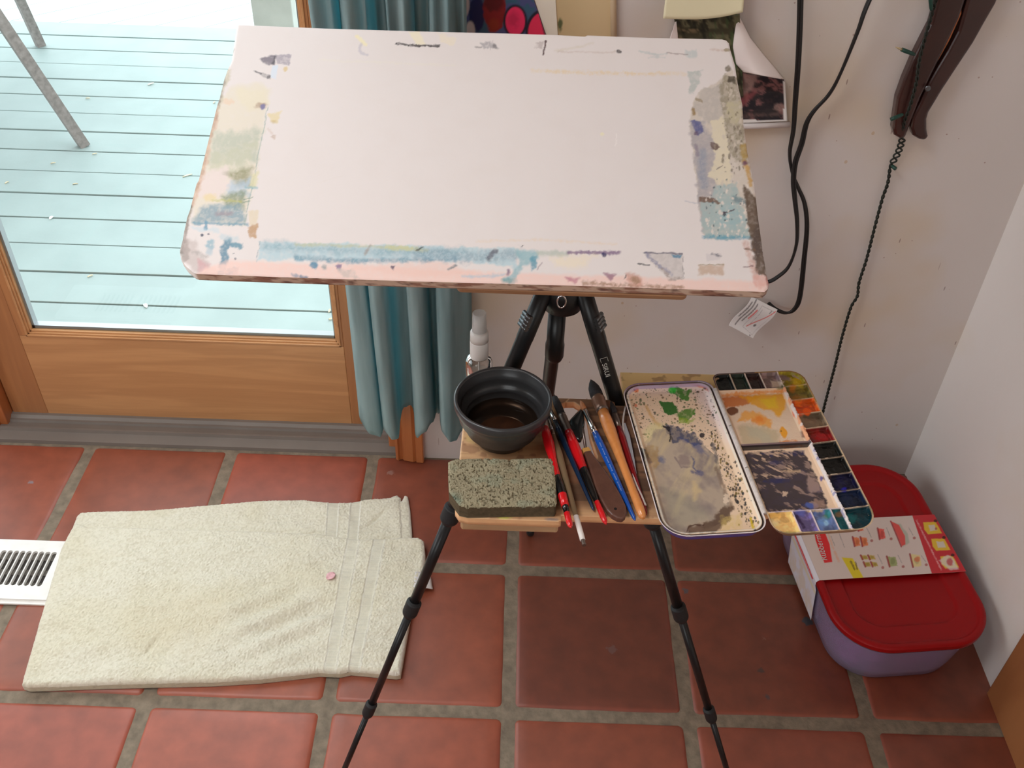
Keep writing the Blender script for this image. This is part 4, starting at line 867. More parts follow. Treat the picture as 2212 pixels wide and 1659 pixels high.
nt.links.new(t_.outputs[0], mx.inputs[1]); nt.links.new(nt.nodes['Principled BSDF'].outputs[0], mx.inputs[2]); nt.links.new(mx.outputs[0], nt.nodes['Material Output'].inputs[0]); M['milky'] = mm
b = MB(); b.lathe(A, B, [(q - .0015, .0112, 0), (q, .0117, 0), (q + hh * .34, .0117, 0), (q + hh * .37, .0112, 0)], 44); b.lathe(A, B, [(q + hh * .37, .0116, 0), (q + hh * .56, .0113, 0), (q + hh * .60, .0090, 0)], 40); b.build('cap', M['white_pl'], sb)
b = MB(); b.lathe(A, B, [(q + hh * .60, .0078, 0), (q + hh * .86, .0072, 0), (q + hh * .88, .0060, 0)], 30); b.lathe((BX, BY, ZS + q + hh * .78), (BX + .004, BY - .0100, ZS + q + hh * .78), [(0, .0022, 0), (.0080, .0020, 0)], 14); b.build('nozzle', M['white_pl'], sb)
b = MB(); b.lathe(A, B, [(q + hh * .60, .0092, 0), (q + hh * .985, .0084, 0), (q + hh, .0078, 0)], 36, caps=False); b.lathe(A, B, [(q + hh * .9995, .0001, 0), (q + hh, .0078, 0)], 36, caps=False)
b.build('overcap', M['milky'], sb)

# ---------------------------------------------------------------- sponge
SPZ = ZS + .019
spx = [(968, 996), (985, 990), (1080, 987), (1190, 988), (1196, 995), (1200, 1030), (1203, 1085), (1199, 1091), (1100, 1092), (1010, 1094), (992, 1090), (983, 1078), (970, 1060), (968, 1030)]
spo = [tuple(U(x, y, 2, SPZ)[:2]) for x, y in spx]
def sp_h(x, y, s):
    e = -.002 * np.clip(1 + s / .004, 0, 1) ** 2
    n1 = fbm(x * 700, y * 700, 4, 2); n2 = fbm(x * 380, y * 380, 8, 3); n3 = fbm(x * 45, y * 60, 3, 3)
    return e - .0020 * sst(.60, .72, n2) - .0012 * sst(.5, .8, n1) + .0022 * (n3 - .5) - .0022 * np.exp(-((x + .008 + .5 * (y + .16)) ** 2 + ((y + .155) * .45) ** 2) / .00009)
def sp_c(Pn, x, y, sd):
    n2 = fbm(x * 380, y * 380, 8, 3); n3 = fbm(x * 60, y * 60, 12, 3)
    c = np.tile(s2l((150, 141, 116)), (len(x), 1)) * (.85 + .5 * n3[:, None]); g = sst(.5, .75, n3)[:, None] * .35
    c = c * (1 - g) + s2l((104, 126, 112)) * g
    k = sst(.62, .74, n2)[:, None] * .5; c = c * (1 - k) + s2l((60, 54, 40)) * k
    px, py = PR(Pn); k = np.exp(-(((px - 980) / 16) ** 2 + ((py - 1078) / 14) ** 2))[:, None] * .6; return c * (1 - k) + s2l((50, 92, 88)) * k
sp = plate('sponge', spo, .00042, (0, 0, SPZ), (1, 0, 0), (0, 1, 0), (0, 0, 1), mat('sponge_foam', attr=True, rough=.95, spec=.1, bump=(1500, .5, .0006)), None, h=sp_h, col=sp_c, thick=.0186, side_rows=12,
      side=lambda Q, r: np.tile(s2l((92, 80, 62)), (len(Q), 1)) * (.6 + .8 * fbm(Q[:, 0] * 300 + Q[:, 1] * 300, Q[:, 2] * 400, 2, 3)[:, None]))
tag(sp, 'grey green cellulose sponge lying at the front left of the wooden tray', 'sponge')

# ---------------------------------------------------------------- brushes
def pm(name, c, rough=.25, metal=0, coat=.5, **k): return mat(name, tuple(s2l(c)), rough, metal, coat=coat, **k)
MB_ = {'red': pm('red_lacquer', (214, 22, 30)), 'black': pm('black_lacquer', (20, 19, 19)), 'navy': pm('navy_lacquer', (18, 44, 74)), 'blue': pm('blue_lacquer', (16, 84, 178)), 'orange': wood('varnished_handle', (.62, .22, .055), (.72, .28, .08), (50, 50, 50), .25, .6, 1, 2),
       'darkred': pm('dark_red_lacquer', (128, 14, 22)), 'olive': pm('worn_olive_paint', (128, 106, 78), .5, 0, 0), 'white': pm('white_paint', (226, 218, 212), .4, 0, .2), 'brown': wood('dark_brown_wood', (.085, .035, .024), (.14, .06, .04), (40, 40, 40), .35, .4, 1, 2),
       'ferrule': mat('nickel_ferrule', (.80, .80, .80), .16, 1), 'dullferrule': mat('tarnished_ferrule', (.20, .16, .14), .35, .9), 'hair_dark': mat('dark_hair', (.018, .016, .018), .7, bump=(600, .8, .001), mapping=(1, 1, 1)), 'hair_orange': mat('sable_hair', (.42, .16, .06), .6, bump=(900, .6, .001)),
       'brass': mat('quill_wrap', (.22, .12, .08), .3, .5), 'collar': mat('ochre_collar', (.55, .30, .08), .5), 'blade': mat('dark_blade', (.03, .033, .033), .18, .6)}
def brush(name, label, head, tail, zh, zt, parts):
    """head/tail: photo positions of hair tip and handle end; parts: (part name, [(t0..1, radius, material)])"""
    a = U(head[0], head[1], 2, zh); c = U(tail[0], tail[1], 2, zt); L_ = float(np.linalg.norm(c - a))
    low = min(a[2], c[2]); root = empty(name, (*(c[:2]), ZS), label, 'brush', 'paintbrushes on the wooden tray')
    for pn, prof, flat in parts:
        mats = []; pr = []
        for t_, r_, m_ in prof:
            if m_ not in mats: mats.append(m_)
            pr.append((t_ * L_, r_, mats.index(m_)))
        q = MB(); q.lathe(a, c, pr, 28, flat=flat); q.build(pn, [MB_[k] for k in mats], root)
    return root
Z0 = ZS + .0008
brush('paintbrush', 'red and black banded flat brush touching the right edge of the sponge', (1163, 872), (1233, 1140), Z0 + .012, Z0 + .0135, [
    ('bristles', [(0, .001, 'hair_dark'), (.03, .0055, 'hair_dark'), (.10, .0062, 'hair_dark')], .5),
    ('ferrule', [(.10, .0062, 'dullferrule'), (.125, .0066, 'dullferrule'), (.14, .0060, 'dullferrule'), (.16, .0062, 'dullferrule'), (.22, .0050, 'dullferrule')], .8),
    ('handle', [(.22, .0048, 'red'), (.28, .0058, 'red'), (.36, .0064, 'red'), (.42, .0056, 'red'), (.50, .0042, 'red'), (.62, .0040, 'red'), (.621, .0042, 'black'), (.70, .0050, 'black'), (.76, .0052, 'black'), (.761, .0052, 'red'), (.80, .0050, 'red'), (.845, .0044, 'red'), (.846, .0036, 'black'), (.895, .0034, 'black'), (.896, .0036, 'red'), (.96, .0036, 'red'), (.985, .0028, 'red'), (1, .0008, 'red')], 1)])
brush('paintbrush', 'thin olive-handled brush with a long white tip overhanging the tray edge', (1181, 890), (1262, 1178), Z0 + .0085, Z0 + .010, [
    ('bristles', [(0, .0008, 'hair_dark'), (.04, .0024, 'hair_dark'), (.07, .0026, 'hair_dark')], 1), ('ferrule', [(.07, .0027, 'ferrule'), (.16, .0028, 'dullferrule'), (.165, .0031, 'dullferrule'), (.175, .0027, 'dullferrule'), (.20, .0027, 'dullferrule')], 1),
    ('handle', [(.20, .0026, 'olive'), (.34, .0048, 'olive'), (.45, .0042, 'olive'), (.62, .0034, 'olive'), (.805, .0028, 'olive'), (.806, .0031, 'white'), (.90, .0031, 'white'), (.965, .0030, 'white'), (.966, .0024, 'dullferrule'), (1, .0022, 'dullferrule')], 1)])
brush('paintbrush', 'thin navy brush with a bright silver ferrule right of the bowl', (1178, 862), (1283, 1103), Z0 + .0065, Z0 + .0024, [
    ('bristles', [(0, .0006, 'hair_dark'), (.03, .0022, 'hair_dark'), (.06, .0024, 'hair_dark')], 1), ('ferrule', [(.06, .0025, 'ferrule'), (.185, .0030, 'ferrule'), (.190, .0034, 'ferrule'), (.197, .0029, 'ferrule'), (.204, .0034, 'ferrule'), (.215, .0030, 'ferrule')], 1),
    ('handle', [(.215, .0030, 'navy'), (.30, .0040, 'navy'), (.38, .0042, 'navy'), (.55, .0034, 'navy'), (.8, .0025, 'navy'), (.98, .0018, 'navy'), (1, .0006, 'navy')], 1)])
brush('paintbrush', 'red brush with a black grip and a glossy red tip lying over the tray slot', (1198, 858), (1309, 1132), Z0 + .0075, Z0 + .0045, [
    ('bristles', [(0, .0036, 'hair_dark'), (.06, .0050, 'hair_dark'), (.16, .0048, 'hair_dark')], .8), ('ferrule', [(.16, .0050, 'dullferrule'), (.18, .0054, 'dullferrule'), (.19, .0050, 'dullferrule'), (.20, .0054, 'dullferrule'), (.21, .0050, 'dullferrule'), (.23, .0054, 'dullferrule'), (.26, .0050, 'dullferrule'), (.30, .0052, 'darkred'), (.33, .0054, 'darkred')], 1),
    ('handle', [(.33, .0054, 'red'), (.40, .0062, 'red'), (.47, .0061, 'red'), (.60, .0048, 'red'), (.601, .0050, 'black'), (.70, .0046, 'black'), (.80, .0036, 'black'), (.842, .0030, 'black'), (.843, .0031, 'red'), (.94, .0036, 'red'), (.98, .0030, 'red'), (1, .0010, 'red')], 1)])
brush('paintbrush', 'bright blue brush with orange hair and silver ferrule in front of the wooden one', (1254, 866), (1372, 1124), Z0 + .0090, Z0 + .0024, [
    ('bristles', [(0, .0008, 'hair_orange'), (.03, .0030, 'hair_orange'), (.06, .0036, 'hair_orange'), (.085, .0032, 'hair_orange')], 1), ('ferrule', [(.085, .0031, 'ferrule'), (.25, .0037, 'ferrule'), (.258, .0041, 'ferrule'), (.266, .0036, 'ferrule'), (.274, .0041, 'ferrule'), (.29, .0038, 'ferrule')], 1),
    ('handle', [(.29, .0038, 'blue'), (.36, .0046, 'blue'), (.45, .0047, 'blue'), (.60, .0040, 'blue'), (.80, .0031, 'blue'), (.98, .0022, 'blue'), (1, .0008, 'blue')], 1)])
br = bpy.data.objects['paintbrush.004'] if 'paintbrush.004' in bpy.data.objects else None
a_ = U(1254, 866, 2, Z0 + .0090); c_ = U(1372, 1124, 2, Z0 + .0024); dd = (c_ - a_) / np.linalg.norm(c_ - a_); L_ = np.linalg.norm(c_ - a_)
nn = CAM - a_; nn -= dd * np.dot(nn, dd); nn /= np.linalg.norm(nn); ss = np.cross(nn, dd)
b = MB(); rr = np.random.default_rng(3); t_ = .40
while t_ < .80:      # the tiny white lettering on the blue handle, too small to read
    w_ = .006 + .008 * rr.random(); r_ = .0047 - (t_ - .4) * .0036 + .00006
    for off in np.arange(0, w_, .00045 * 3.6):
        p0 = a_ + dd * (t_ * L_ + off) + nn * r_; b.tube([p0 + ss * (-.0006 - .0003 * rr.random()), p0 + ss * (.0006 + .0003 * rr.random())], .00022, 5)
    t_ += (w_ + .003) / L_
b.build('lettering', mat('pale_blue_ink', (.45, .58, .75), .5), br)
brush('paintbrush', 'large round mop brush with varnished orange wooden handle beside the palette', (1276, 820), (1390, 1120), Z0 + .0135, Z0 + .0062, [
    ('bristles', [(0, .0004, 'hair_dark'), (.03, .0040, 'hair_dark'), (.07, .0072, 'hair_dark'), (.11, .0082, 'hair_dark'), (.15, .0080, 'hair_dark')], 1),
    ('ferrule', [(.15, .0083, 'brass'), (.165, .0088, 'brass'), (.17, .0080, 'brass'), (.185, .0086, 'brass'), (.19, .0080, 'brass'), (.205, .0085, 'brass'), (.21, .0079, 'brass'), (.235, .0078, 'brass'), (.245, .0081, 'dullferrule'), (.26, .0073, 'brass')], 1),
    ('handle', [(.26, .0068, 'orange'), (.32, .0075, 'orange'), (.40, .0076, 'orange'), (.50, .0063, 'orange'), (.62, .0051, 'orange'), (.75, .0047, 'orange'), (.88, .0050, 'orange'), (.95, .0053, 'orange'), (.985, .0044, 'orange'), (1, .0018, 'orange')], 1)])
brush('paintbrush', 'slim dark red brush half hidden between the wooden brush and the palette', (1320, 868), (1396, 1112), Z0 + .0062, Z0 + .0028, [
    ('bristles', [(0, .0012, 'hair_dark'), (.06, .0036, 'hair_dark'), (.12, .0036, 'hair_dark')], 1), ('ferrule', [(.12, .0036, 'dullferrule'), (.14, .0040, 'dullferrule'), (.15, .0036, 'dullferrule'), (.17, .0040, 'dullferrule'), (.19, .0036, 'dullferrule'), (.25, .0036, 'darkred')], 1),
    ('handle', [(.25, .0037, 'darkred'), (.35, .0044, 'darkred'), (.5, .0040, 'darkred'), (.8, .0030, 'darkred'), (.97, .0026, 'darkred'), (1, .0010, 'darkred')], 1)])
# painting knife: brown paddle handle, ochre collar, dark glossy blade
a0 = U(1268, 978, 2, Z0 + .005); a1 = U(1343, 1124, 2, Z0 + .005)
kn = empty('painting_knife', (float(a1[0]), float(a1[1]), ZS), 'painting knife with a dark brown wooden handle and glossy black blade', 'knife')
ex = (a1 - a0); KL = float(np.linalg.norm(ex)); ex /= KL; ey = np.cross([0, 0, 1], ex); fk_ = Fr(a0, ex, ey, (0, 0, 1))
wp = [(0, .0045), (.10, .0055), (.3, .0085), (.5, .0112), (.7, .0122), (.85, .0115), (.93, .0090), (.98, .0050), (1.0, .0012)]
pl = [(t_ * KL, -r_) for t_, r_ in wp] + [(t_ * KL, r_) for t_, r_ in wp[::-1]]
b = MB(); b.prism(pl, fk_, -.0045, .0040, 0); b.build('handle', MB_['brown'], kn, bevel=.0022, seg=3); fix_normals(bpy.data.objects[b'handle'.decode()] if False else kn.children[0])
b = MB(); c = fk_((KL * .87, -.0022, .0042)); b.lathe(c, c + np.array([0, 0, 1]), [(-.001, .0017, 0), (.00025, .0017, 0)], 16); b.build('hanging_hole', mat('hole_shadow', (.01, .006, .005), .9), kn)
b = MB(); b.prism([(-.006, -.0045), (.0015, -.0050), (.0015, .0050), (-.006, .0042)], fk_, -.0040, .0036, 0); b.build('collar', MB_['collar'], kn, bevel=.001)
bp_ = [(1259, 877), (1263, 905), (1262, 925), (1258, 945), (1253, 955), (1240, 948), (1231, 935), (1228, 912), (1240, 896)]
bz = [U(x, y, 2, Z0 + .006)[:2] for x, y in bp_]; cx_ = np.mean(bz, 0)
b = MB(); vs = []; rings = 6; n = 40
pp_ = np.array(spline([(p[0], p[1]) for p in bz] + [tuple(bz[0])], 5))[:-1]; n = len(pp_)
for k in range(rings + 1):
    s_ = 1 - k / (rings + .001); zz = Z0 + .0050 + .0046 * math.sqrt(max(0, 1 - s_ ** 2)) 
    vs += [(cx_[0] + (p[0] - cx_[0]) * s_, cx_[1] + (p[1] - cx_[1]) * s_, zz) for p in pp_]
fs = [(k * n + i, k * n + (i + 1) % n, (k + 1) * n + (i + 1) % n, (k + 1) * n + i) for k in range(rings) for i in range(n)] + [tuple(range(n))[::-1]]
b.add(vs, fs); b.build('blade', MB_['blade'], kn); fix_normals(kn.children[-1])
b = MB(); b.tube([fk_((-.004, 0, 0)), np.array([cx_[0] + .006, cx_[1] - .006, Z0 + .0065]), np.array([cx_[0], cx_[1], Z0 + .007])], .0019, 8); b.build('shank', MB_['dullferrule'], kn)

# ---------------------------------------------------------------- folding watercolour palette
ZR = ZS + .0115                               # rim height
PO = U(1538, 822, 2, ZR); an = math.radians(7.0)
pex = np.array([math.cos(an), math.sin(an), 0]); pey = np.array([math.sin(an), -math.cos(an), 0]); pez = np.array([0, 0, 1.])
pal = empty('watercolour_palette', (*(PO[:2] + pey[:2] * .12), ZS), 'open enamelled folding watercolour palette covered in wet paint on the tray', 'palette')
def ploc(px, py):
    q = U(px, py, 2, ZR) - PO; return float(q @ pex), float(q @ pey)
PREF = (212, 198, 184)
A0, A1 = ploc(1338, 900)[0], -.0015
LB0, LB1 = -.0015, ploc(1520, 1157)[1]
lw = .1185; LA0 = -lw - .0015
lidp = rrect(LA0, LB0, -.0015, LB1, [.016, .027, .027, .016], 9)
lidp = rrect(LA0, LB0, -.0015, LB1, [.020, .030, .026, .018], 9)
def lid_h(x, y, s):
    d = -s; z = np.full(x.shape, 0.0)
    z = np.where(d < .0016, 0.0, z)
    z = z - .0028 * sst(.0014, .0020, d) * (1 - sst(.0034, .0040, d))
    z = z - .0008 * sst(.0034, .004, d) - .0062 * sst(.0046, .0125, d)
    return z
def lid_c(Pn, x, y, sd):
    px, py = PR(Pn); c = Cv(px + 4 * (fbm(px * .09, py * .09, 71, 4) - .5), py + 4 * (fbm(px * .09, py * .09, 77, 4) - .5), (206, 178, 150), PREF, .80); d = -sd
    inner = sst(.0050, .0075, d)
    c.poly([(1340, 812), (1535, 810), (1580, 960), (1530, 900), (1500, 850), (1370, 845)], (206, 186, 186), .7, 25, 5)
    c.line([(1352, 838), (1380, 829), (1440, 832), (1500, 829), (1530, 842)], 5, (206, 116, 56), .75, 3, 2, .1, tex=.2); c.ell(1374, 842, 5, 7, (206, 104, 50), .85, 2, 2); c.line([(1345, 852), (1352, 840), (1360, 838)], 4, (200, 106, 56), .7, 3, 1); c.ell(1374, 876, 4, 4, (196, 96, 60), .8, 2, 1.5)
    r = np.random.default_rng(4)
    for k in range(620):    # splattered droplets
        x0 = r.uniform(1345, 1535); y0 = r.uniform(838, 950); q = .5 + 1.9 * r.random() ** 4
        x0 += (y0 - 840) * .28; c.ell(x0, y0, q * 1.2, q, [(60, 56, 50), (90, 96, 60), (110, 80, 50)][k % 3], .85, 1.0)
    for k in range(330):
        t_ = r.random(); x0 = 1535 + t_ * 95 + r.normal(0, 9); y0 = 930 + t_ * 215 + r.normal(0, 8); q = .6 + 2.2 * r.random() ** 4
        c.ell(x0, y0, q, q * 1.4, [(44, 46, 50), (60, 50, 44), (110, 90, 40)][k % 3], .9, 1.0)
    for k in range(120): x0 = r.uniform(1385, 1420); y0 = 960 + (x0 - 1385) * 3 + r.uniform(-10, 60); c.ell(x0, y0, 1 + 1.4 * r.random(), 1 + 1.4 * r.random(), (60, 52, 46), .8, 1)
    # greens
    c.poly([(1424, 866), (1450, 868), (1466, 884), (1462, 892), (1448, 898), (1434, 888), (1428, 878)], (34, 92, 28), .97, 2, 4, .14); c.poly([(1446, 838), (1462, 834), (1480, 842), (1494, 842), (1490, 856), (1484, 868), (1470, 862), (1462, 852)], (52, 110, 30), .95, 2, 5, .16, tex=.25); c.ell(1452, 842, 8, 6, (40, 160, 50), .9, 3, 3)
    c.poly([(1460, 894), (1480, 882), (1500, 884), (1502, 894), (1490, 902), (1484, 912), (1468, 906)], (66, 112, 30), .92, 3, 5, .16, tex=.2); c.poly([(1468, 902), (1500, 906), (1488, 918), (1466, 914)], (130, 150, 40), .7, 4, 5, .2, tex=.4)
    c.line([(1396, 878), (1404, 892), (1412, 908), (1424, 920)], 7, (190, 146, 90), .75, 4, 2); c.poly([(1392, 930), (1420, 910), (1440, 925), (1420, 960), (1396, 955)], (196, 186, 130), .6, 14, 6)
    # the great grey wash
    G = [(1396, 956), (1420, 930), (1450, 928), (1490, 938), (1520, 966), (1548, 990), (1560, 1050), (1580, 1090), (1570, 1120), (1530, 1140), (1480, 1150), (1450, 1146), (1430, 1120), (1420, 1060), (1404, 1020), (1390, 985)]
    c.poly(G, (156, 138, 120), .96, 5, 8, .08)
    c.mix(((sdpoly(px, py, np.array(G)) < 3) * np.clip(fbm(px * .03 + py * .012, py * .045 - px * .02, 5, 4) - .42, 0, 1) * 3.2), (124, 110, 104), .8)
    c.mix(((sdpoly(px, py, np.array(G)) < 3) * np.clip(fbm(px * .05 + py * .02, py * .02, 15, 4) - .55, 0, 1) * 3.5), (186, 164, 124), .7)
    c.poly([(1430, 1050), (1500, 1080), (1540, 1120), (1470, 1140), (1440, 1110)], (140, 130, 112), .6, 20, 10); c.poly([(1500, 1040), (1514, 1060), (1500, 1084), (1494, 1060)], (190, 164, 118), .6, 8, 5)
    c.poly([(1440, 920), (1470, 926), (1500, 936), (1520, 960), (1500, 962), (1470, 950), (1450, 955)], (58, 62, 84), .85, 3, 8, .13, tex=.35); c.poly([(1430, 918), (1450, 926), (1452, 948), (1446, 956), (1446, 935)], (30, 28, 34), .95, 2, 5, .18); c.ell(1516, 940, 6, 5, (36, 32, 38), .95, 2, 3); c.poly([(1470, 945), (1510, 962), (1530, 985), (1500, 970)], (60, 70, 110), .6, 5, 6, .1)
    c.poly([(1384, 966), (1394, 970), (1404, 990), (1400, 1000), (1390, 988)], (20, 18, 24), .95, 2, 3); c.ell(1402, 996, 6, 6, (50, 56, 96), .85, 3, 3); c.poly([(1388, 960), (1420, 968), (1430, 1000), (1412, 1014), (1400, 1000)], (150, 116, 62), .6, 5, 8, .14, tex=.3); c.ell(1428, 993, 8, 6, (76, 86, 116), .7, 5, 4)
    c.line([(1494, 986), (1500, 996), (1497, 1010), (1510, 1020)], 3, (74, 76, 104), .85, 2, 2); c.line([(1495, 1018), (1516, 1024)], 8, (82, 80, 104), .8, 5, 4); c.line([(1458, 988), (1472, 1010), (1490, 1008)], 2.5, (112, 96, 96), .7, 2, 2); c.ell(1477, 996, 12, 14, (122, 104, 100), .7, 6, 5)
    c.line([(1540, 960), (1546, 980), (1548, 1000)], 6, (90, 84, 86), .8, 4, 3); c.line([(1548, 1010), (1566, 1060), (1580, 1096)], 7, (108, 88, 74), .7, 5, 4); c.poly([(1560, 1096), (1584, 1094), (1578, 1124), (1540, 1150), (1490, 1152), (1488, 1140), (1540, 1124)], (86, 64, 50), .9, 5, 6, .12)
    c.line([(1484, 1148), (1488, 1138), (1502, 1133), (1520, 1134)], 3, (70, 44, 34), .9, 1.5, 1); c.ell(1504, 1143, 14, 6, (110, 88, 74), .8, 3, 2); c.ell(1568, 1078, 6, 10, (206, 184, 160), .8, 2, 5, .3)
    c.poly([(1384, 1010), (1412, 1000), (1420, 1100), (1440, 1140), (1418, 1130), (1396, 1060)], (200, 164, 126), .5, 8, 5); c.line([(1622, 1120), (1628, 1140)], 5, (196, 166, 30), .9, 2.5, 2); c.poly([(1560, 1118), (1600, 1110), (1600, 1144), (1556, 1148)], (196, 168, 96), .5, 8, 8, .15, tex=.4)
    c.line([(1424, 1164), (1640, 1160)], 1, (60, 60, 40), .6, 2)
    # rim: dark groove between two white lips, violet stain on the upper end
    g = sst(.0013, .0019, d) * (1 - sst(.0034, .0041, d)); c.mix(g, (24, 16, 26), .97)
    lip = 1 - sst(.0012, .0016, d); c.mix(lip * .9, (206, 196, 196)); top = sst(LB0 + .03, LB0 + .004, y); c.mix(lip * top, (78, 50, 108), .8)
    hin = sst(.0042, .0048, d) * (1 - sst(.006, .0075, d)); c.mix(hin * .6, (226, 210, 196)); 
    c.mix(np.clip(top * (d < .008) * (d > .004), 0, 1) * .6, (150, 120, 168))
    return c.c
def lid_side(Q, r):
    c = np.tile(s2l((214, 200, 196)), (len(Q), 1)); k = .92 if r > .2 else 0.0
    return c * (1 - k) + s2l((52, 38, 140)) * k
plate('mixing_lid', lidp, .00042, PO, pex, pey, pez, M['enamel'], pal, h=lid_h, col=lid_c, side=lid_side, thick=.0108, side_rows=6, taper=.0045)
bpy.data.objects['mixing_lid'].data.flip_normals()
RA0, RA1, RB0, RB1 = .0020, ploc(1879, 1095)[0] + .001, ploc(1600, 805)[1], ploc(1760, 1150)[1]
print('PAL', LA0, LB0, LB1, RA1, RB0, RB1, ploc(1436, 812), ploc(1520, 1162), ploc(1408, 1130), ploc(1345, 860))
wp_ = rrect(RA0, RB0, RA1, RB1, [.030, .012, .012, .022], 9)
# rrect corner order: (x1,y1), (x0,y1), (x0,y0), (x1,y0)
wp_ = rrect(RA0, RB0, RA1, RB1, [.028, .018, .012, .020], 9)
AX_ = .0900
rows_r = [RB0 + .0050 + (RB1 - RB0 - .010) * q / 10.0 for q in range(11)]
top_c = [RA0 + .003, RA0 + .0245, RA0 + .0445, RA0 + .0640, AX_ - .001]; bot_c = [RA0 + .003, RA0 + .0300, RA0 + .0510, RA0 + .074, AX_ + .004]
TB, MBm, BB = ploc(1620, 841)[1], .1195, ploc(1715, 1103)[1]
def well_d(x, y):
    """distance to the nearest raised divider, and an id for the well"""
    R = x > AX_; d = np.abs(x - AX_); wid = np.zeros(x.shape, int)
    T = (~R) & (y < TB); B_ = (~R) & (y > BB); Mid = (~R) & ~T & ~B_
    d = np.where(~R, np.minimum(d, np.minimum(np.abs(y - TB), np.abs(y - BB))), d)
    d = np.where(Mid, np.minimum(d, np.abs(y - MBm)), d); wid = np.where(Mid, np.where(y < MBm, 40, 41), wid)
    slant = (x - AX_) * .10
    for q in range(1, 10): d = np.where(R, np.minimum(d, np.abs(y + slant - rows_r[q])), d)
    wid = np.where(R, 20 + np.clip(((y + slant - rows_r[0]) / (rows_r[1] - rows_r[0])).astype(int), 0, 9), wid)
    for q in range(1, 4):
        d = np.where(T, np.minimum(d, np.abs(x - top_c[q])), d); d = np.where(B_, np.minimum(d, np.abs(x - bot_c[q])), d)
    wid = np.where(T, np.searchsorted(top_c, x) - 1, wid); wid = np.where(B_, 10 + np.searchsorted(bot_c, x) - 1, wid)
    return d, wid
fillh = {0: .55, 1: .5, 2: .35, 3: .3, 20: .6, 21: .5, 22: .6, 23: .5, 24: .5}
def wel_h(x, y, s):
    d = -s; w_, wid = well_d(x, y)
    z = -.0065 * sst(.0012, .0045, d) * sst(.0004, .0036, w_)
    mix_ = wid >= 40
    paint = (.0022 * fbm(x * 160, y * 160, 6, 3) + .0008) * (~mix_) * sst(.001, .004, np.minimum(d, w_))
    gob = .0012 * sst(.45, .7, fbm(x * 420, y * 420, 16, 2)) * (np.abs(x - AX_) < .0022)
    return z + paint + gob + .0002 * fbm(x * 300, y * 300, 8, 2)
WC = {0: (10, 14, 12), 1: (24, 34, 24), 2: (44, 24, 22), 3: (120, 96, 96), 10: (216, 164, 92), 11: (78, 66, 120), 12: (66, 92, 138), 13: (20, 74, 76), 20: (150, 130, 22), 21: (108, 92, 34), 22: (206, 82, 20), 23: (98, 78, 58), 24: (96, 18, 14), 25: (16, 14, 10), 26: (14, 12, 10), 27: (14, 12, 36), 28: (12, 20, 40), 29: (12, 40, 46)}
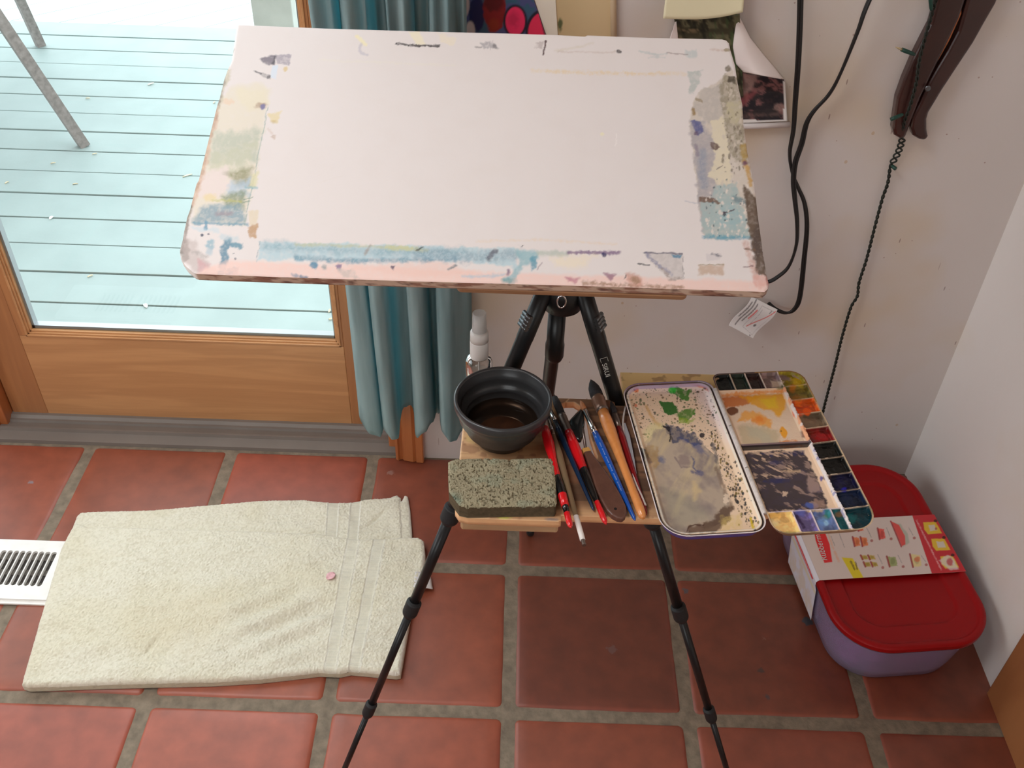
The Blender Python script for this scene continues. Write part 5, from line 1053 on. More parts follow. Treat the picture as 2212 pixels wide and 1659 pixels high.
def wel_c(Pn, x, y, sd):
    px, py = PR(Pn); c = Cv(px + 5 * (fbm(px * .09, py * .09, 71, 4) - .5), py + 5 * (fbm(px * .09, py * .09, 77, 4) - .5), (208, 178, 150), PREF, .80); d = -sd; w_, wid = well_d(x, y)
    for k, col in WC.items():
        m = (wid == k) * sst(.0002, .0016, w_); n_ = fbm(x * 140, y * 140, k, 3)
        c.mix(np.clip(m * 1.1, 0, 1) * (1.0 if k not in (3, 11, 12, 10) else .88), col); c.mix(m * sst(.5, .72, n_) * .35, tuple(min(255, int(v * 1.45 + 5)) for v in col)); c.mix(m * sst(.55, .4, n_) * .4, tuple(int(v * .55) for v in col))
    e = lambda *a, **k: c.ell(*a, **k)
    # well accents
    c.ell(1722, 826, 14, 8, (196, 162, 24), .9, 5, 4, rot=.5); c.ell(1712, 838, 8, 9, (190, 110, 24), .7, 5, 3); c.ell(1690, 838, 14, 10, (92, 92, 30), .7, 6, 5); c.ell(1722, 862, 18, 7, (150, 96, 30), .7, 6, 4); c.ell(1742, 888, 9, 9, (232, 80, 16), .95, 3, 2); c.ell(1722, 892, 12, 10, (200, 70, 22), .8, 5, 4); c.line([(1712, 880), (1760, 880)], 4, (160, 40, 16), .7, 3, 2)
    c.ell(1748, 914, 20, 10, (112, 88, 68), .8, 5, 3); c.ell(1778, 944, 16, 8, (140, 20, 22), .8, 5, 4); c.ell(1740, 936, 14, 9, (92, 36, 20), .8, 5, 4); c.ell(1665, 822, 20, 12, (196, 176, 156), .0, 3); c.ell(1690, 816, 16, 5, (122, 100, 110), .8, 4, 2, rot=.2); c.poly([(1664, 823), (1694, 824), (1686, 836), (1668, 838)], (192, 170, 150), .9, 3, 2)
    c.ell(1822, 1058, 6, 5, (28, 20, 150), .8, 4, 2); c.ell(1786, 1032, 9, 7, (96, 66, 52), .8, 3, 3); c.ell(1774, 1034, 3, 6, (40, 40, 130), .8, 2, 1); c.ell(1838, 1122, 14, 9, (20, 92, 90), .6, 8, 5); c.ell(1812, 1112, 9, 6, (130, 84, 40), .6, 5, 4); c.ell(1788, 1110, 8, 12, (40, 120, 112), .8, 5, 4); c.ell(1782, 1120, 7, 7, (110, 120, 30), .5, 4, 3)
    c.ell(1780, 1128, 14, 10, (96, 130, 176), .8, 7, 4); c.ell(1786, 1130, 5, 6, (150, 186, 210), .7, 4, 2); c.line([(1716, 1112), (1736, 1138)], 7, (44, 28, 54), .8, 3, 2); c.ell(1728, 1106, 11, 9, (92, 96, 160), .7, 6, 4); c.ell(1670, 1130, 12, 8, (206, 188, 140), .7, 6, 4); c.ell(1672, 1112, 16, 8, (226, 166, 86), .7, 8, 5); c.line([(1654, 1150), (1760, 1150)], 3, (110, 110, 40), .5, 3, 2)
    # upper mixing area
    Q = [(1552, 846), (1690, 842), (1740, 962), (1604, 970)]; c.poly(Q, (206, 180, 154), .98, 3, 1)
    c.poly([(1556, 858), (1600, 854), (1640, 858), (1610, 874), (1592, 878), (1566, 880)], (182, 98, 30), .9, 4, 4, .12); c.poly([(1600, 856), (1650, 852), (1690, 848), (1700, 870), (1684, 900), (1668, 888), (1640, 880), (1620, 868)], (214, 150, 28), .92, 5, 5, .1); c.poly([(1640, 862), (1676, 858), (1680, 880), (1660, 880)], (224, 176, 36), .8, 8, 5); c.poly([(1556, 850), (1690, 842), (1694, 848), (1558, 856)], (198, 120, 34), .8, 3, 3, .2, tex=.2)
    c.ell(1582, 887, 12, 9, (100, 52, 22), .95, 2, 1); c.poly([(1594, 912), (1602, 892), (1628, 886), (1648, 900), (1664, 905), (1668, 926), (1650, 920), (1640, 922), (1622, 905)], (222, 148, 66), .9, 5, 6, .1); c.ell(1640, 906, 13, 10, (210, 116, 34), .8, 8, 5); c.poly([(1592, 920), (1630, 916), (1680, 930), (1684, 952), (1662, 966), (1606, 964)], (176, 156, 124), .85, 10, 7); c.poly([(1612, 920), (1640, 922), (1680, 955), (1660, 962), (1620, 940)], (168, 158, 134), .6, 10, 6); c.ell(1692, 934, 7, 13, (216, 142, 22), .95, 2, 1.5, rot=-.35); c.ell(1687, 932, 1.6, 1.6, (70, 50, 30), .9, 1)
    c.poly([(1684, 955), (1700, 950), (1720, 952), (1736, 964), (1690, 968)], (196, 110, 36), .75, 5, 6, .2, tex=.3)
    # lower mixing area: dark violet black scrubbed wash
    Q2 = [(1604, 978), (1736, 973), (1790, 1088), (1782, 1100), (1655, 1106), (1636, 1060)]; c.poly(Q2, (44, 36, 44), .96, 4, 5, .1)
    inn = sdpoly(px, py, np.array(Q2)) < 0
    u_ = px * .9 + py * .5; v_ = -px * .42 + py * .9
    c.mix(inn * sst(.52, .66, fbm(u_ * .05, v_ * .22, 3, 3)) * ((px < 1712) & (py < 1034)) * sst(1620, 1632, px), (176, 146, 122), .95); c.mix(inn * sst(.55, .75, fbm(px * .04, py * .06, 13, 4)), (64, 54, 64), .5); c.mix(inn * sst(.62, .75, fbm(u_ * .04, v_ * .12, 23, 4)), (170, 140, 124), .5); c.mix(inn * sst(.60, .75, fbm(px * .03, py * .05, 33, 3)), (34, 40, 84), .6)
    c.poly([(1745, 1025), (1766, 1040), (1776, 1062), (1750, 1066), (1742, 1045)], (146, 120, 110), .85, 5, 5); c.line([(1690, 1018), (1726, 1018)], 5, (176, 146, 116), .8, 4, 3, .2); c.poly([(1690, 1062), (1702, 1060), (1700, 1072), (1690, 1072)], (190, 160, 136), .85, 2, 3, .3); c.ell(1752, 1092, 14, 6, (74, 90, 150), .85, 4, 3); c.poly([(1760, 1078), (1780, 1080), (1782, 1096), (1760, 1098)], (150, 120, 104), .7, 4, 5); c.line([(1745, 1104), (1776, 1102)], 6, (196, 166, 126), .8, 4, 3)
    # dividers and rim
    dv = (1 - sst(.0002, .0011, w_)) * sst(.002, .004, d)
    c.mix(dv * ((wid < 10) & (x > .04)) * .9, (196, 176, 170)); c.mix(dv * ((wid < 10) & (x <= .04)) * .35, (54, 62, 60)); c.mix(dv * (wid >= 20) * (wid < 25) * .35, (96, 80, 44)); c.mix(dv * (wid >= 25) * (wid < 40) * .7 * sst(.52, .62, fbm(x * 90, y * 90, 4, 2)) , (120, 112, 96)); c.mix(dv * (wid >= 25) * (wid < 40) * sst(.56, .5, fbm(x * 90, y * 90, 4, 2)), (22, 20, 20)); c.mix(dv * ((wid >= 10) & (wid < 20)) * .8, (190, 176, 190))
    big = (np.abs(x - AX_) < .0019) * (y > TB); c.mix(big * 1.0, (204, 190, 184)); c.mix(big * (y < .118) * sst(.5, .6, fbm(x * 200, y * 90, 7, 3)) * .7, (216, 130, 54)); c.mix(big * (y > .118) * sst(.6, .7, fbm(x * 300, y * 200, 9, 3)) * .6, (96, 96, 150))
    mb = (np.abs(y - MBm) < .0022) * (x < AX_); c.mix(mb * 1.0, (116, 94, 92)); c.mix(((y - MBm) > .0012) * ((y - MBm) < .0040) * (x < AX_), (18, 12, 16), .9)
    rim = 1 - sst(.0012, .0022, d); c.mix(rim * .95, (176, 150, 120)); c.mix(rim * sst(.028, .008, y), (52, 28, 44), .9); c.mix(rim * (x > .06) * (y < .05) * .7, (150, 110, 40)); c.mix(rim * sst(.2, .23, y) * sst(.5, .6, fbm(x * 90, y * 90, 5, 2)) * .6, (96, 84, 40))
    return c.c
plate('paint_well_tray', wp_, .00042, PO, pex, pey, pez, M['enamel'], pal, h=wel_h, col=wel_c, side=lambda Q, r: np.tile(s2l((170, 140, 110)), (len(Q), 1)) * (1 - .35 * sst(.4, .6, fbm(Q[:, 0] * 60, Q[:, 1] * 60, 2, 3))[:, None]), thick=.0108, side_rows=5, taper=.0060)
bpy.data.objects['paint_well_tray'].data.flip_normals()
# the hinge along the joint: white barrel with knuckle gaps
fp = Fr(PO, pex, pey, pez)
M['white_enamel'] = mat('white_enamel', (.62, .56, .52), .25, coat=.4, var=(200, .12))
for q in range(3):
    b = MB(); y0 = .016 + q * .0715; b.lathe(fp((.0002, y0, -.0006)), fp((.0002, y0 + .0705, -.0006)), [(0, .0022, 0), (.001, .0025, 0), (.0695, .0025, 0), (.0705, .0022, 0)], 18); b.build('hinge', M['white_enamel'], pal)
# thumb loop folded out along the left edge
tl = [ploc(*p) for p in [(1352, 872), (1347, 900), (1348, 925), (1356, 965), (1366, 1010), (1378, 1045), (1386, 1062), (1396, 1085)]]
b = MB(); pts = [fp((p[0], p[1], -.0050)) for p in spline(tl, 6)]; b.tube(pts, .0012, 10, 0, wide=1.0); b.build('thumb_loop_wire', M['white_enamel'], pal)
b = MB(); ins_ = [ploc(*p) for p in [(1346, 908), (1352, 906), (1362, 935), (1372, 985), (1380, 1042), (1374, 1044), (1362, 1010), (1352, 962)]]
b.prism(ins_, fp, -.0075, -.0050, 0); b.build('thumb_loop', mat('grey_enamel', (.34, .34, .37), .35, coat=.2), pal, bevel=.0006); fix_normals(pal.children[-1])

# ================================================================= ON THE FLOOR
# ---- red-lidded storage box
CZ = .135
cc = (U(1985, 1030, 2, CZ) + U(1960, 1398, 2, CZ)) / 2
CA = math.radians(-84.5)
CX, CY = .7075, .2985; ca_, sa_ = math.cos(math.radians(4.5)), math.sin(math.radians(4.5))
cex = np.array([ca_, sa_, 0]) ; cey = np.array([-sa_, ca_, 0]) 
cex = np.array([math.cos(.085), math.sin(.085), 0]); cey = np.array([-math.sin(.085), math.cos(.085), 0])
# long axis leans: further from the wall at the back
cey = np.array([-.115, .993, 0]); cex = np.array([.993, .115, 0])
CO = np.array([CX, CY, 0]); fc = Fr(CO, cex, cey, (0, 0, 1))
box = empty('storage_box', (CX, CY, 0), 'large clear plastic storage box with a red lid in the corner on the tiles', 'box')
HW, HL = .146, .227
def ring(hw, hl, r, z, n=10): return [fc((x, y, z)) for x, y in rrect(-hw, -hl, hw, hl, r, n)]
m = bpy.data.materials.new('frosted_plastic'); m.use_nodes = True
pb = m.node_tree.nodes['Principled BSDF']; pb.inputs['Base Color'].default_value = (.66, .56, .78, 1); pb.inputs['Transmission Weight'].default_value = .72; pb.inputs['Roughness'].default_value = .22; pb.inputs['IOR'].default_value = 1.3
rings_ = [(.118, .196, .075, .0012), (.122, .200, .08, .004), (.127, .206, .085, .03), (.133, .212, .09, .07), (.138, .218, .092, .105), (.1395, .2195, .093, .112), (.143, .223, .094, .114), (.1435, .2235, .094, .124)]
b = MB(); vs = []; 
for r_ in rings_: vs += ring(*r_)
nr = len(ring(*rings_[0])); fs = [(k * nr + i, k * nr + (i + 1) % nr, (k + 1) * nr + (i + 1) % nr, (k + 1) * nr + i) for k in range(len(rings_) - 1) for i in range(nr)] + [tuple(range(nr))[::-1]]
b.add(vs, fs); o = b.build('tub', m, box); s_ = o.modifiers.new('t', 'SOLIDIFY'); s_.thickness = .0018; s_.offset = -1
# contents glimpsed through the plastic: folded violet cloth / paint
b = MB(); vs = []; rr_ = [(.112, .188, .07, .004), (.118, .196, .078, .03), (.122, .200, .08, .060), (.114, .190, .075, .068)]
for r_ in rr_: vs += ring(*r_)
fs = [(k * nr + i, k * nr + (i + 1) % nr, (k + 1) * nr + (i + 1) % nr, (k + 1) * nr + i) for k in range(3) for i in range(nr)] + [tuple(range(nr))[::-1], tuple(range(3 * nr, 4 * nr))]
b.add(vs, fs); o = b.build('folded_cloth', mat('violet_cloth', (.55, .16, .40), .8, var=(18, .6), bump=(40, .6, .01)))
tag(o, 'violet and pink cloth packed inside the red-lidded storage box', 'cloth')
# lid
M['red_lid'] = mat('red_plastic', (.34, .004, .006), .42, spec=.3, bump=(500, .05, .0005))
def rr_sd(x, y, hw, hl, r):
    qx = np.abs(x) - hw + r; qy = np.abs(y) - hl + r
    return np.hypot(np.maximum(qx, 0), np.maximum(qy, 0)) + np.minimum(np.maximum(qx, qy), 0) - r
def lid2_h(x, y, s):
    d = -s; z = -.004 * (1 - np.clip(d / .006, 0, 1)) ** 2
    z = z - .0055 * sst(.010, .016, d)                     # step down inside the rim
    d2 = -rr_sd(x, y, HW - .046, HL - .050, .050)
    z = z + .0030 * sst(-.002, .006, d2) * 0 - .0040 * sst(0, .005, d2)
    return z
lo = rrect(-HW, -HL, HW, HL, .094, 16)
plate('lid', lo, .0022, fc((0, 0, CZ)), cex, cey, (0, 0, 1), M['red_lid'], box, h=lid2_h, thick=.0130, side_rows=4)
# card sleeve round the lid
sl_px = [(1704, 1118), (1985, 1118), (2018, 1117), (2099, 1236), (2045, 1240), (1752, 1250)]
def cloc(px, py, z):
    q = U(px, py, 2, z) - fc((0, 0, z)); return float(q @ cex), float(q @ cey)
ZL = CZ + .0006
ya = cloc(1900, 1118, ZL)[1]; yb = cloc(1900, 1246, ZL)[1]
xl_, xr_ = -HW + .004, HW - .001
slv = [(xl_, yb), (xr_, yb), (xr_, ya), (xl_, ya)]
CREF = (196, 184, 178)
def sl_c(Pn, x, y, sd):
    px, py = PR(Pn); c = Cv(px, py, (196, 180, 172), CREF, .78)
    c.poly([(1966, 1100), (2150, 1100), (2150, 1260), (2020, 1260)], (176, 30, 40), .98, 1.2)
    # oval brand badge
    c.poly([(1755, 1130), (1772, 1128), (1782, 1150), (1792, 1175), (1798, 1214), (1781, 1216), (1772, 1195), (1762, 1168)], (200, 22, 28), .97, 1.5)
    c.poly([(1818, 1204), (1842, 1206), (1868, 1252), (1845, 1252)], (226, 180, 20), .97, 1.5); c.line([(1838, 1213), (1846, 1230)], 4, (120, 100, 30), .85, 1.5, 1.5, .6); c.line([(1848, 1214), (1852, 1230)], 3, (110, 90, 30), .8, 1.5, 1.5, .6)
    # small product pictures
    def pic(cx, cy, w_, h_, inner, n=1):
        for k in range(n):
            x0 = cx + k * w_ * 1.05; c.poly([(x0 - w_ * .5, cy - h_ * .5), (x0 + w_ * .35, cy - h_ * .42), (x0 + w_ * .55, cy + h_ * .42), (x0 - w_ * .22, cy + h_ * .5)], inner, .92, 2, 1.5, .3); c.line([(x0 - w_ * .52, cy - h_ * .5), (x0 - w_ * .24, cy + h_ * .5)], 4, (140, 24, 34), .85, 1.5); c.ell(x0 + w_ * .1, cy, w_ * .22, h_ * .3, tuple(int(v * .75) for v in inner), .5, 2, 2)
    pic(1850, 1170, 16, 20, (214, 108, 58), 2); pic(1858, 1143, 14, 8, (214, 96, 58), 1); pic(1904, 1153, 16, 24, (206, 70, 60)); pic(1867, 1204, 15, 9, (176, 150, 60), 2); pic(1873, 1219, 15, 10, (166, 140, 50), 2); pic(1927, 1213, 22, 22, (140, 150, 92)); pic(1978, 1211, 24, 28, (206, 184, 128))
    c.poly([(1924, 1126), (1945, 1132), (1960, 1152), (1964, 1172), (1950, 1182)], (150, 160, 140), .7, 3, 2); c.poly([(1925, 1126), (1942, 1134), (1955, 1158), (1956, 1176), (1948, 1180)], (212, 70, 66), .95, 1.5); c.line([(1924, 1126), (1947, 1181)], 3, (150, 30, 40), .9, 1.5); c.ell(1982, 1208, 6, 6, (196, 92, 60), .7, 2, 2)
    for (x0, y0) in ((1883, 1168), (1925, 1164), (1975, 1162), (1907, 1226), (1951, 1224), (2001, 1220)): c.ell(x0, y0, 3.2, 3, (150, 70, 66), .8, 1.5)
    for (x0, y0, x1, y1) in ((1872, 1140, 1882, 1160), (1915, 1140, 1922, 1158), (1963, 1140, 1972, 1156), (1896, 1198, 1906, 1218), (1940, 1200, 1948, 1216), (1990, 1200, 2000, 1214), (1812, 1150, 1824, 1182), (1795, 1158, 1803, 1178)): c.line([(x0, y0), (x1, y1)], 1.6, (140, 130, 126), .7, 1.2, 1, .8)
    c.line([(1790, 1155), (1800, 1185)], 4, (214, 150, 120), .6, 2, 2, .6, tex=.4); c.line([(1803, 1192), (1812, 1212)], 5, (220, 150, 120), .6, 2, 2, .6, tex=.3); c.line([(1980, 1124), (2033, 1230)], 3.4, (212, 140, 140), .75, 1.5, 1.6, .7, tex=.5)
    for (cx, cy) in ((2013, 1140), (2031, 1176), (2050, 1214)):
        c.poly([(cx - 19, cy - 12), (cx + 8, cy - 13), (cx + 22, cy + 12), (cx - 8, cy + 14), (cx - 16, cy + 4)], (222, 168, 50), .95, 2, 1); c.poly([(cx - 8, cy - 6), (cx + 6, cy - 7), (cx + 12, cy + 6), (cx - 4, cy + 7)], (190, 178, 172), .9, 2, 2); c.ell(cx + 8, cy - 15, 4, 3.2, (50, 20, 26), .9, 1.2)
    c.poly([(2026, 1210), (2046, 1200), (2056, 1204), (2068, 1222), (2072, 1230), (2052, 1232)], (214, 200, 196), .6, 3, 3); c.ell(2052, 1214, 7, 9, (170, 30, 40), .8, 3, 2); c.ell(2022, 1142, 2.6, 3, (150, 60, 50), .8, 1.4)
    return c.c
sv = plate('card_sleeve', slv, .0009, fc((0, 0, ZL + .0006)), cex, cey, (0, 0, 1), M['matte'], box, col=sl_c, thick=.0006, side_rows=1)
# sleeve flap and side panel that wrap down the left
b = MB()
n_ = 10
def sleeve_path(t):   # from lid edge outwards and down
    pts = [(xl_, ZL + .0005), (-HW - .0015, CZ - .004), (-HW - .001, CZ - .014), (-HW + .004, .106), (-HW + .010, .06), (-HW + .016, .012)]
    k = t * (len(pts) - 1); i = min(int(k), len(pts) - 2); f_ = k - i; return (pts[i][0] * (1 - f_) + pts[i + 1][0] * f_, pts[i][1] * (1 - f_) + pts[i + 1][1] * f_)
nn_ = 60; Pg = np.zeros((nn_, 80, 3)); 
for i in range(nn_):
    xx, zz = sleeve_path(i / (nn_ - 1))
    for j in range(80): Pg[i, j] = fc((xx, yb + (ya - yb) * j / 79, zz))
px_, py_ = PR(Pg); tt_ = np.linspace(0, 1, nn_)[:, None] * np.ones((1, 80)); yy_ = np.linspace(0, 1, 80)[None] * np.ones((nn_, 1))
cs = Cv(tt_ * 100, yy_ * 100, (196, 190, 204), CREF, .78); cs.poly([(30, 8), (46, 12), (50, 50), (46, 90), (30, 96), (26, 50)], (196, 26, 36), .95, 1); cs.poly([(62, 0), (66, 0), (66, 100), (62, 100)], (196, 176, 110), .6, 2); cs.poly([(76, 0), (98, 0), (98, 100), (76, 100)], (190, 160, 110), .4, 6, 20, .1, tex=.4); cs.poly([(0, 16), (16, 16), (16, 101), (0, 101)], (96, 66, 112), .0, 2); cs.line([(38, 20), (39, 80)], 3.5, (226, 214, 214), .9, 1, 1, .5, tex=.3)
o = cloth_grid('sleeve_side', Pg, M['matte'], box, col=cs.c)
sm_ = o.modifiers.new('t', 'SOLIDIFY'); sm_.thickness = .0006
# lettering on the badge, running along the box
p0 = U(1786, 1211, 2, ZL + .0014); p1 = U(1764, 1134, 2, ZL + .0014)
dx_ = p1 - p0; Lb = float(np.linalg.norm(dx_)); dxn = dx_ / Lb; up_ = np.cross([0, 0, 1], dxn)
tb = text_obj('Rubbermaid', 'brand_lettering', Lb / 5.15, p0 - up_ * .0012 + np.array([0, 0, .0002]), dxn, up_, mat('badge_white', (.75, .72, .70), .5), box)

# ---- floor register
VX0, VX1, VY0, VY1 = -1.235, -.905, .2025, .3500
vent = empty('floor_vent', ((VX0 + VX1) / 2, (VY0 + VY1) / 2, 0), 'white slotted floor vent partly covered by the left end of the towel', 'vent')
M['vent'] = mat('white_enamelled_steel', (.86, .84, .80), .35, var=(40, .05))
b = MB(); zt = .0075; p0 = U(0, 1187, 2, zt); p1 = U(0, 1273, 2, zt)
sy0, sy1 = .2345, .3215
xs_ = []; x = U(25, 1187, 2, zt)[0]
pit = float(U(119, 1192, 2, zt)[0] - U(24.5, 1188, 2, zt)[0]) / 7.0
xs0 = float(U(24.5, 1188, 2, zt)[0])
slots = [xs0 + pit * k for k in range(-9, 12) if VX0 + .02 < xs0 + pit * k < VX1 - .02]
slots = [s for s in slots if not (xs0 - pit * 2.6 < s < xs0 - pit * 1.4)]
b.box((VX0, VY0, -.001), (VX1, sy0, zt)); b.box((VX0, sy1, -.001), (VX1, VY1, zt))
edges = [VX0] + sum([[s - pit * .40, s + pit * .40] for s in slots], []) + [VX1]
for k in range(0, len(edges), 2): b.box((edges[k], sy0, -.001), (edges[k + 1], sy1, zt))
for s in slots:      # rounded slot ends
    for (yc, dr) in ((sy0, 1), (sy1, -1)):
        hw = pit * .40
        for sgn in (-1, 1):
            cv = [(s + sgn * hw, yc)] + [(s + sgn * hw * math.cos(a_), yc + dr * (hw - hw * math.sin(a_))) for a_ in np.linspace(0, math.pi / 2, 7)]
            b.prism(cv, lambda p: np.array(p), -.001, zt - .00002)
b.build('faceplate', M['vent'], vent)
M['duct'] = mat('dark_duct', (.03, .022, .018), .7)
b = MB(); b.box((VX0 + .01, sy0 - .012, -.0010), (VX1 - .01, sy1 + .012, .0006)); b.build('duct_opening', M['duct'], vent)
b = MB(); b.box((VX0 + .012, sy0 + .030, .0006), (VX1 - .012, sy0 + .043, .0018)); b.box((VX0 + .012, sy0 + .068, .0006), (VX1 - .012, sy0 + .086, .0018)); b.box((VX0 + .012, sy0 + .000, .0006), (VX1 - .012, sy0 + .012, .0014)); b.build('damper_blade', mat('damper_steel', (.11, .095, .08), .6, .3, var=(30, .4)), vent)
b = MB(); b.box((VX0 - .003, VY0 - .008, -.0015), (VX1 + .002, VY0 + .004, .0030)); b.build('flange', M['vent'], vent, bevel=.0008)

# ---- folded towel
fl = lambda px, py, z=.012: tuple(U(px, py, 2, z)[:2])
lower = [(165, 1112), (174, 1105), (200, 1103), (330, 1100), (450, 1088), (560, 1079), (650, 1077), (700, 1083), (750, 1084), (800, 1076), (840, 1073), (858, 1067), (866, 1074), (869, 1110), (871, 1150), (876, 1200), (880, 1300), (860, 1440), (700, 1440), (380, 1462), (62, 1474), (54, 1468), (70, 1406), (98, 1310), (134, 1190)]
mid_ = [(300, 1110), (600, 1095), (800, 1090), (868, 1082), (874, 1070), (881, 1072), (886, 1100), (890, 1150), (891, 1200), (880, 1200), (600, 1200), (300, 1190)]
upper = [(163, 1130), (190, 1142), (215, 1140), (400, 1146), (560, 1151), (700, 1157), (770, 1168), (830, 1166), (880, 1163), (904, 1164), (916, 1171), (919, 1200), (917, 1230), (904, 1260), (900, 1290), (887, 1330), (878, 1380), (868, 1440), (865, 1457), (856, 1459), (800, 1454), (757, 1450), (735, 1455), (690, 1453), (640, 1459), (560, 1468), (460, 1474), (330, 1477), (180, 1481), (60, 1485), (48, 1481), (52, 1462), (70, 1402), (98, 1306), (133, 1187)]
towel = empty('bath_towel', (-.55, .22, .0), 'folded cream bath towel lying on the terracotta tiles', 'towel')
TREF = (214, 208, 186); TW = .74
def bandmask(px, py, up):
    if up:
        t_ = (py - 1166) / 286.0; xa_ = 764 - 52 * t_; xb_ = 820 - 56 * t_
        return np.clip(1 - np.abs(px - xa_) / 13, 0, 1) ** .3 * (np.abs(px - xa_) < 13) + (np.abs(px - xb_) < 12) * 1.0, np.minimum(np.abs(np.abs(px - xa_) - 13), np.abs(np.abs(px - xb_) - 12))
    t_ = (py - 1090) / 60.0; xa_ = 720 - 4 * t_; xb_ = 768 - 5 * t_
    return (np.abs(px - xa_) < 12) * 1.0 + (np.abs(px - xb_) < 11) * 1.0, np.minimum(np.abs(np.abs(px - xa_) - 12), np.abs(np.abs(px - xb_) - 11))
def tw_h(base, up, T=.009):
    def h(x, y, s):
        d = -s; px, py = PR(np.stack([x, y, np.full(x.shape, .012)], -1))
        e = T * (1 - np.sqrt(np.clip(1 - np.clip(1 - d / .010, 0, 1) ** 2, 0, 1)))
        z = base - e
        wr = .011 * (fbm(x * 5.5 - y * 2, y * 9 + x * 5, 3, 3) - .5) + .011 * (fbm(x * 12 + y * 8, y * 26 - x * 6, 13, 3) - .5)
        # long soft wrinkles on the front right, short creases at the top
        wr = wr + .0060 * np.exp(-((px - 600) / 110) ** 2 - ((py - 1350) / 70) ** 2) * np.sin((py * .115 + px * .05) + 2 * fbm(px * .01, py * .01, 2, 2))
        wr = wr - .0045 * np.exp(-(((py - 1180) + (px - 400) * .17) / 5) ** 2 - ((px - 395) / 45) ** 2) - .003 * np.exp(-(((py - 1402) + (px - 330) * 1.1) / 9) ** 2 - ((px - 330) / 22) ** 2)
        if not up: wr = wr - .005 * np.exp(-(((py - 1120) + (px - 810) * .8) / 5) ** 2 - ((px - 810) / 22) ** 2)
        bm_, be = bandmask(px, py, up)
        terry = .0017 * (vn(x * 420, y * 420, 9) - .5) + .0013 * (fbm(x * 300, y * 340, 19, 2) - .5)
        z = z + wr * np.clip(d / .02, .3, 1) + terry * (1 - .92 * np.clip(bm_, 0, 1)) - .0012 * np.clip(bm_, 0, 1) + .0008 * np.exp(-(be / 1.4) ** 2)
        hem = np.exp(-((px - (913 if up else 868) + (py - 1200) * .17 * up) / 4) ** 2) * 0
        return z
    return h
def tw_c(up):
    def f(Pn, x, y, sd):
        px, py = PR(Pn); c = Cv(px, py, (210, 203, 180), TREF, .74); d = -sd
        c.mix(sst(.45, .8, fbm(x * 9, y * 9, 5, 3)) * .45, (202, 192, 160)); c.mix(sst(.35, .8, fbm(x * 260, y * 260, 25, 2)) * .35, (176, 166, 136))
        c.ell(400, 1345, 110, 50, (196, 182, 146), .4, 60, 20, .02, rot=-.2)
        bm_, be = bandmask(px, py, up); c.mix(np.clip(bm_, 0, 1) * .6, (202, 196, 174)); c.mix(np.exp(-(be / 1.3) ** 2) * .5, (222, 218, 204)); c.mix((fbm(px * 0 + x * 30, y * 900, 3, 2) > .5) * np.clip(bm_, 0, 1) * .15, (160, 156, 140))
        c.mix((1 - sst(.002, .007, d)) * (px > 840) * .6, (212, 206, 190))
        return c.c
    return f
tm = mat('terry_cotton', attr=True, rough=.95, spec=.1, sheen=.4, bump=(900, .7, .0015))
side_t = lambda Q, r: np.tile(alb((190, 178, 146), TREF, .70), (len(Q), 1)) * (.8 + .4 * fbm(Q[:, 0] * 200, Q[:, 1] * 200 + r * 9, 2, 3)[:, None])
plate('underside_fold', [fl(*p, .006) for p in mid_], .0016, (0, 0, 0), (1, 0, 0), (0, 1, 0), (0, 0, 1), tm, towel, h=tw_h(.0085, False, .005), col=tw_c(False), side=side_t, thick=0.0, side_rows=3)
plate('lower_fold', [fl(*p, .010) for p in lower], .0013, (0, 0, 0), (1, 0, 0), (0, 1, 0), (0, 0, 1), tm, towel, h=tw_h(.0110, False, .008), col=tw_c(False), side=side_t, thick=0.0, side_rows=4)
plate('upper_fold', [fl(*p, .014) for p in upper], .0012, (0, 0, 0), (1, 0, 0), (0, 1, 0), (0, 0, 1), tm, towel, h=tw_h(.0225, True, .0095), col=tw_c(True), side=side_t, thick=0.0, side_rows=5)
for nme in ('underside_fold', 'lower_fold', 'upper_fold'): fix_normals(bpy.data.objects[nme])
M['tag_cloth'] = mat('white_satin_tag', (.70, .67, .66), .5)
q = [U(x, y, 2, z) for x, y, z in ((897, 1235, .0215), (930, 1243, .008), (935, 1273, .007), (892, 1271, .0215))]
Pg = np.zeros((10, 8, 3))
for i in range(10):
    for j in range(8):
        u_, v_ = i / 9, j / 7; p = (q[0] * (1 - u_) + q[1] * u_) * (1 - v_) + (q[3] * (1 - u_) + q[2] * u_) * v_; Pg[i, j] = p + np.array([0, 0, .003 * math.sin(u_ * 3.1)])
o = cloth_grid('care_label', Pg, M['tag_cloth'], towel, thick=.0006); o['label'] = 'white satin care label'
pt = petal(715, 1245, 2, .0295, .020, .0085, .9, (.78, .45, .47), 'pink flower petal lying on the cream towel')

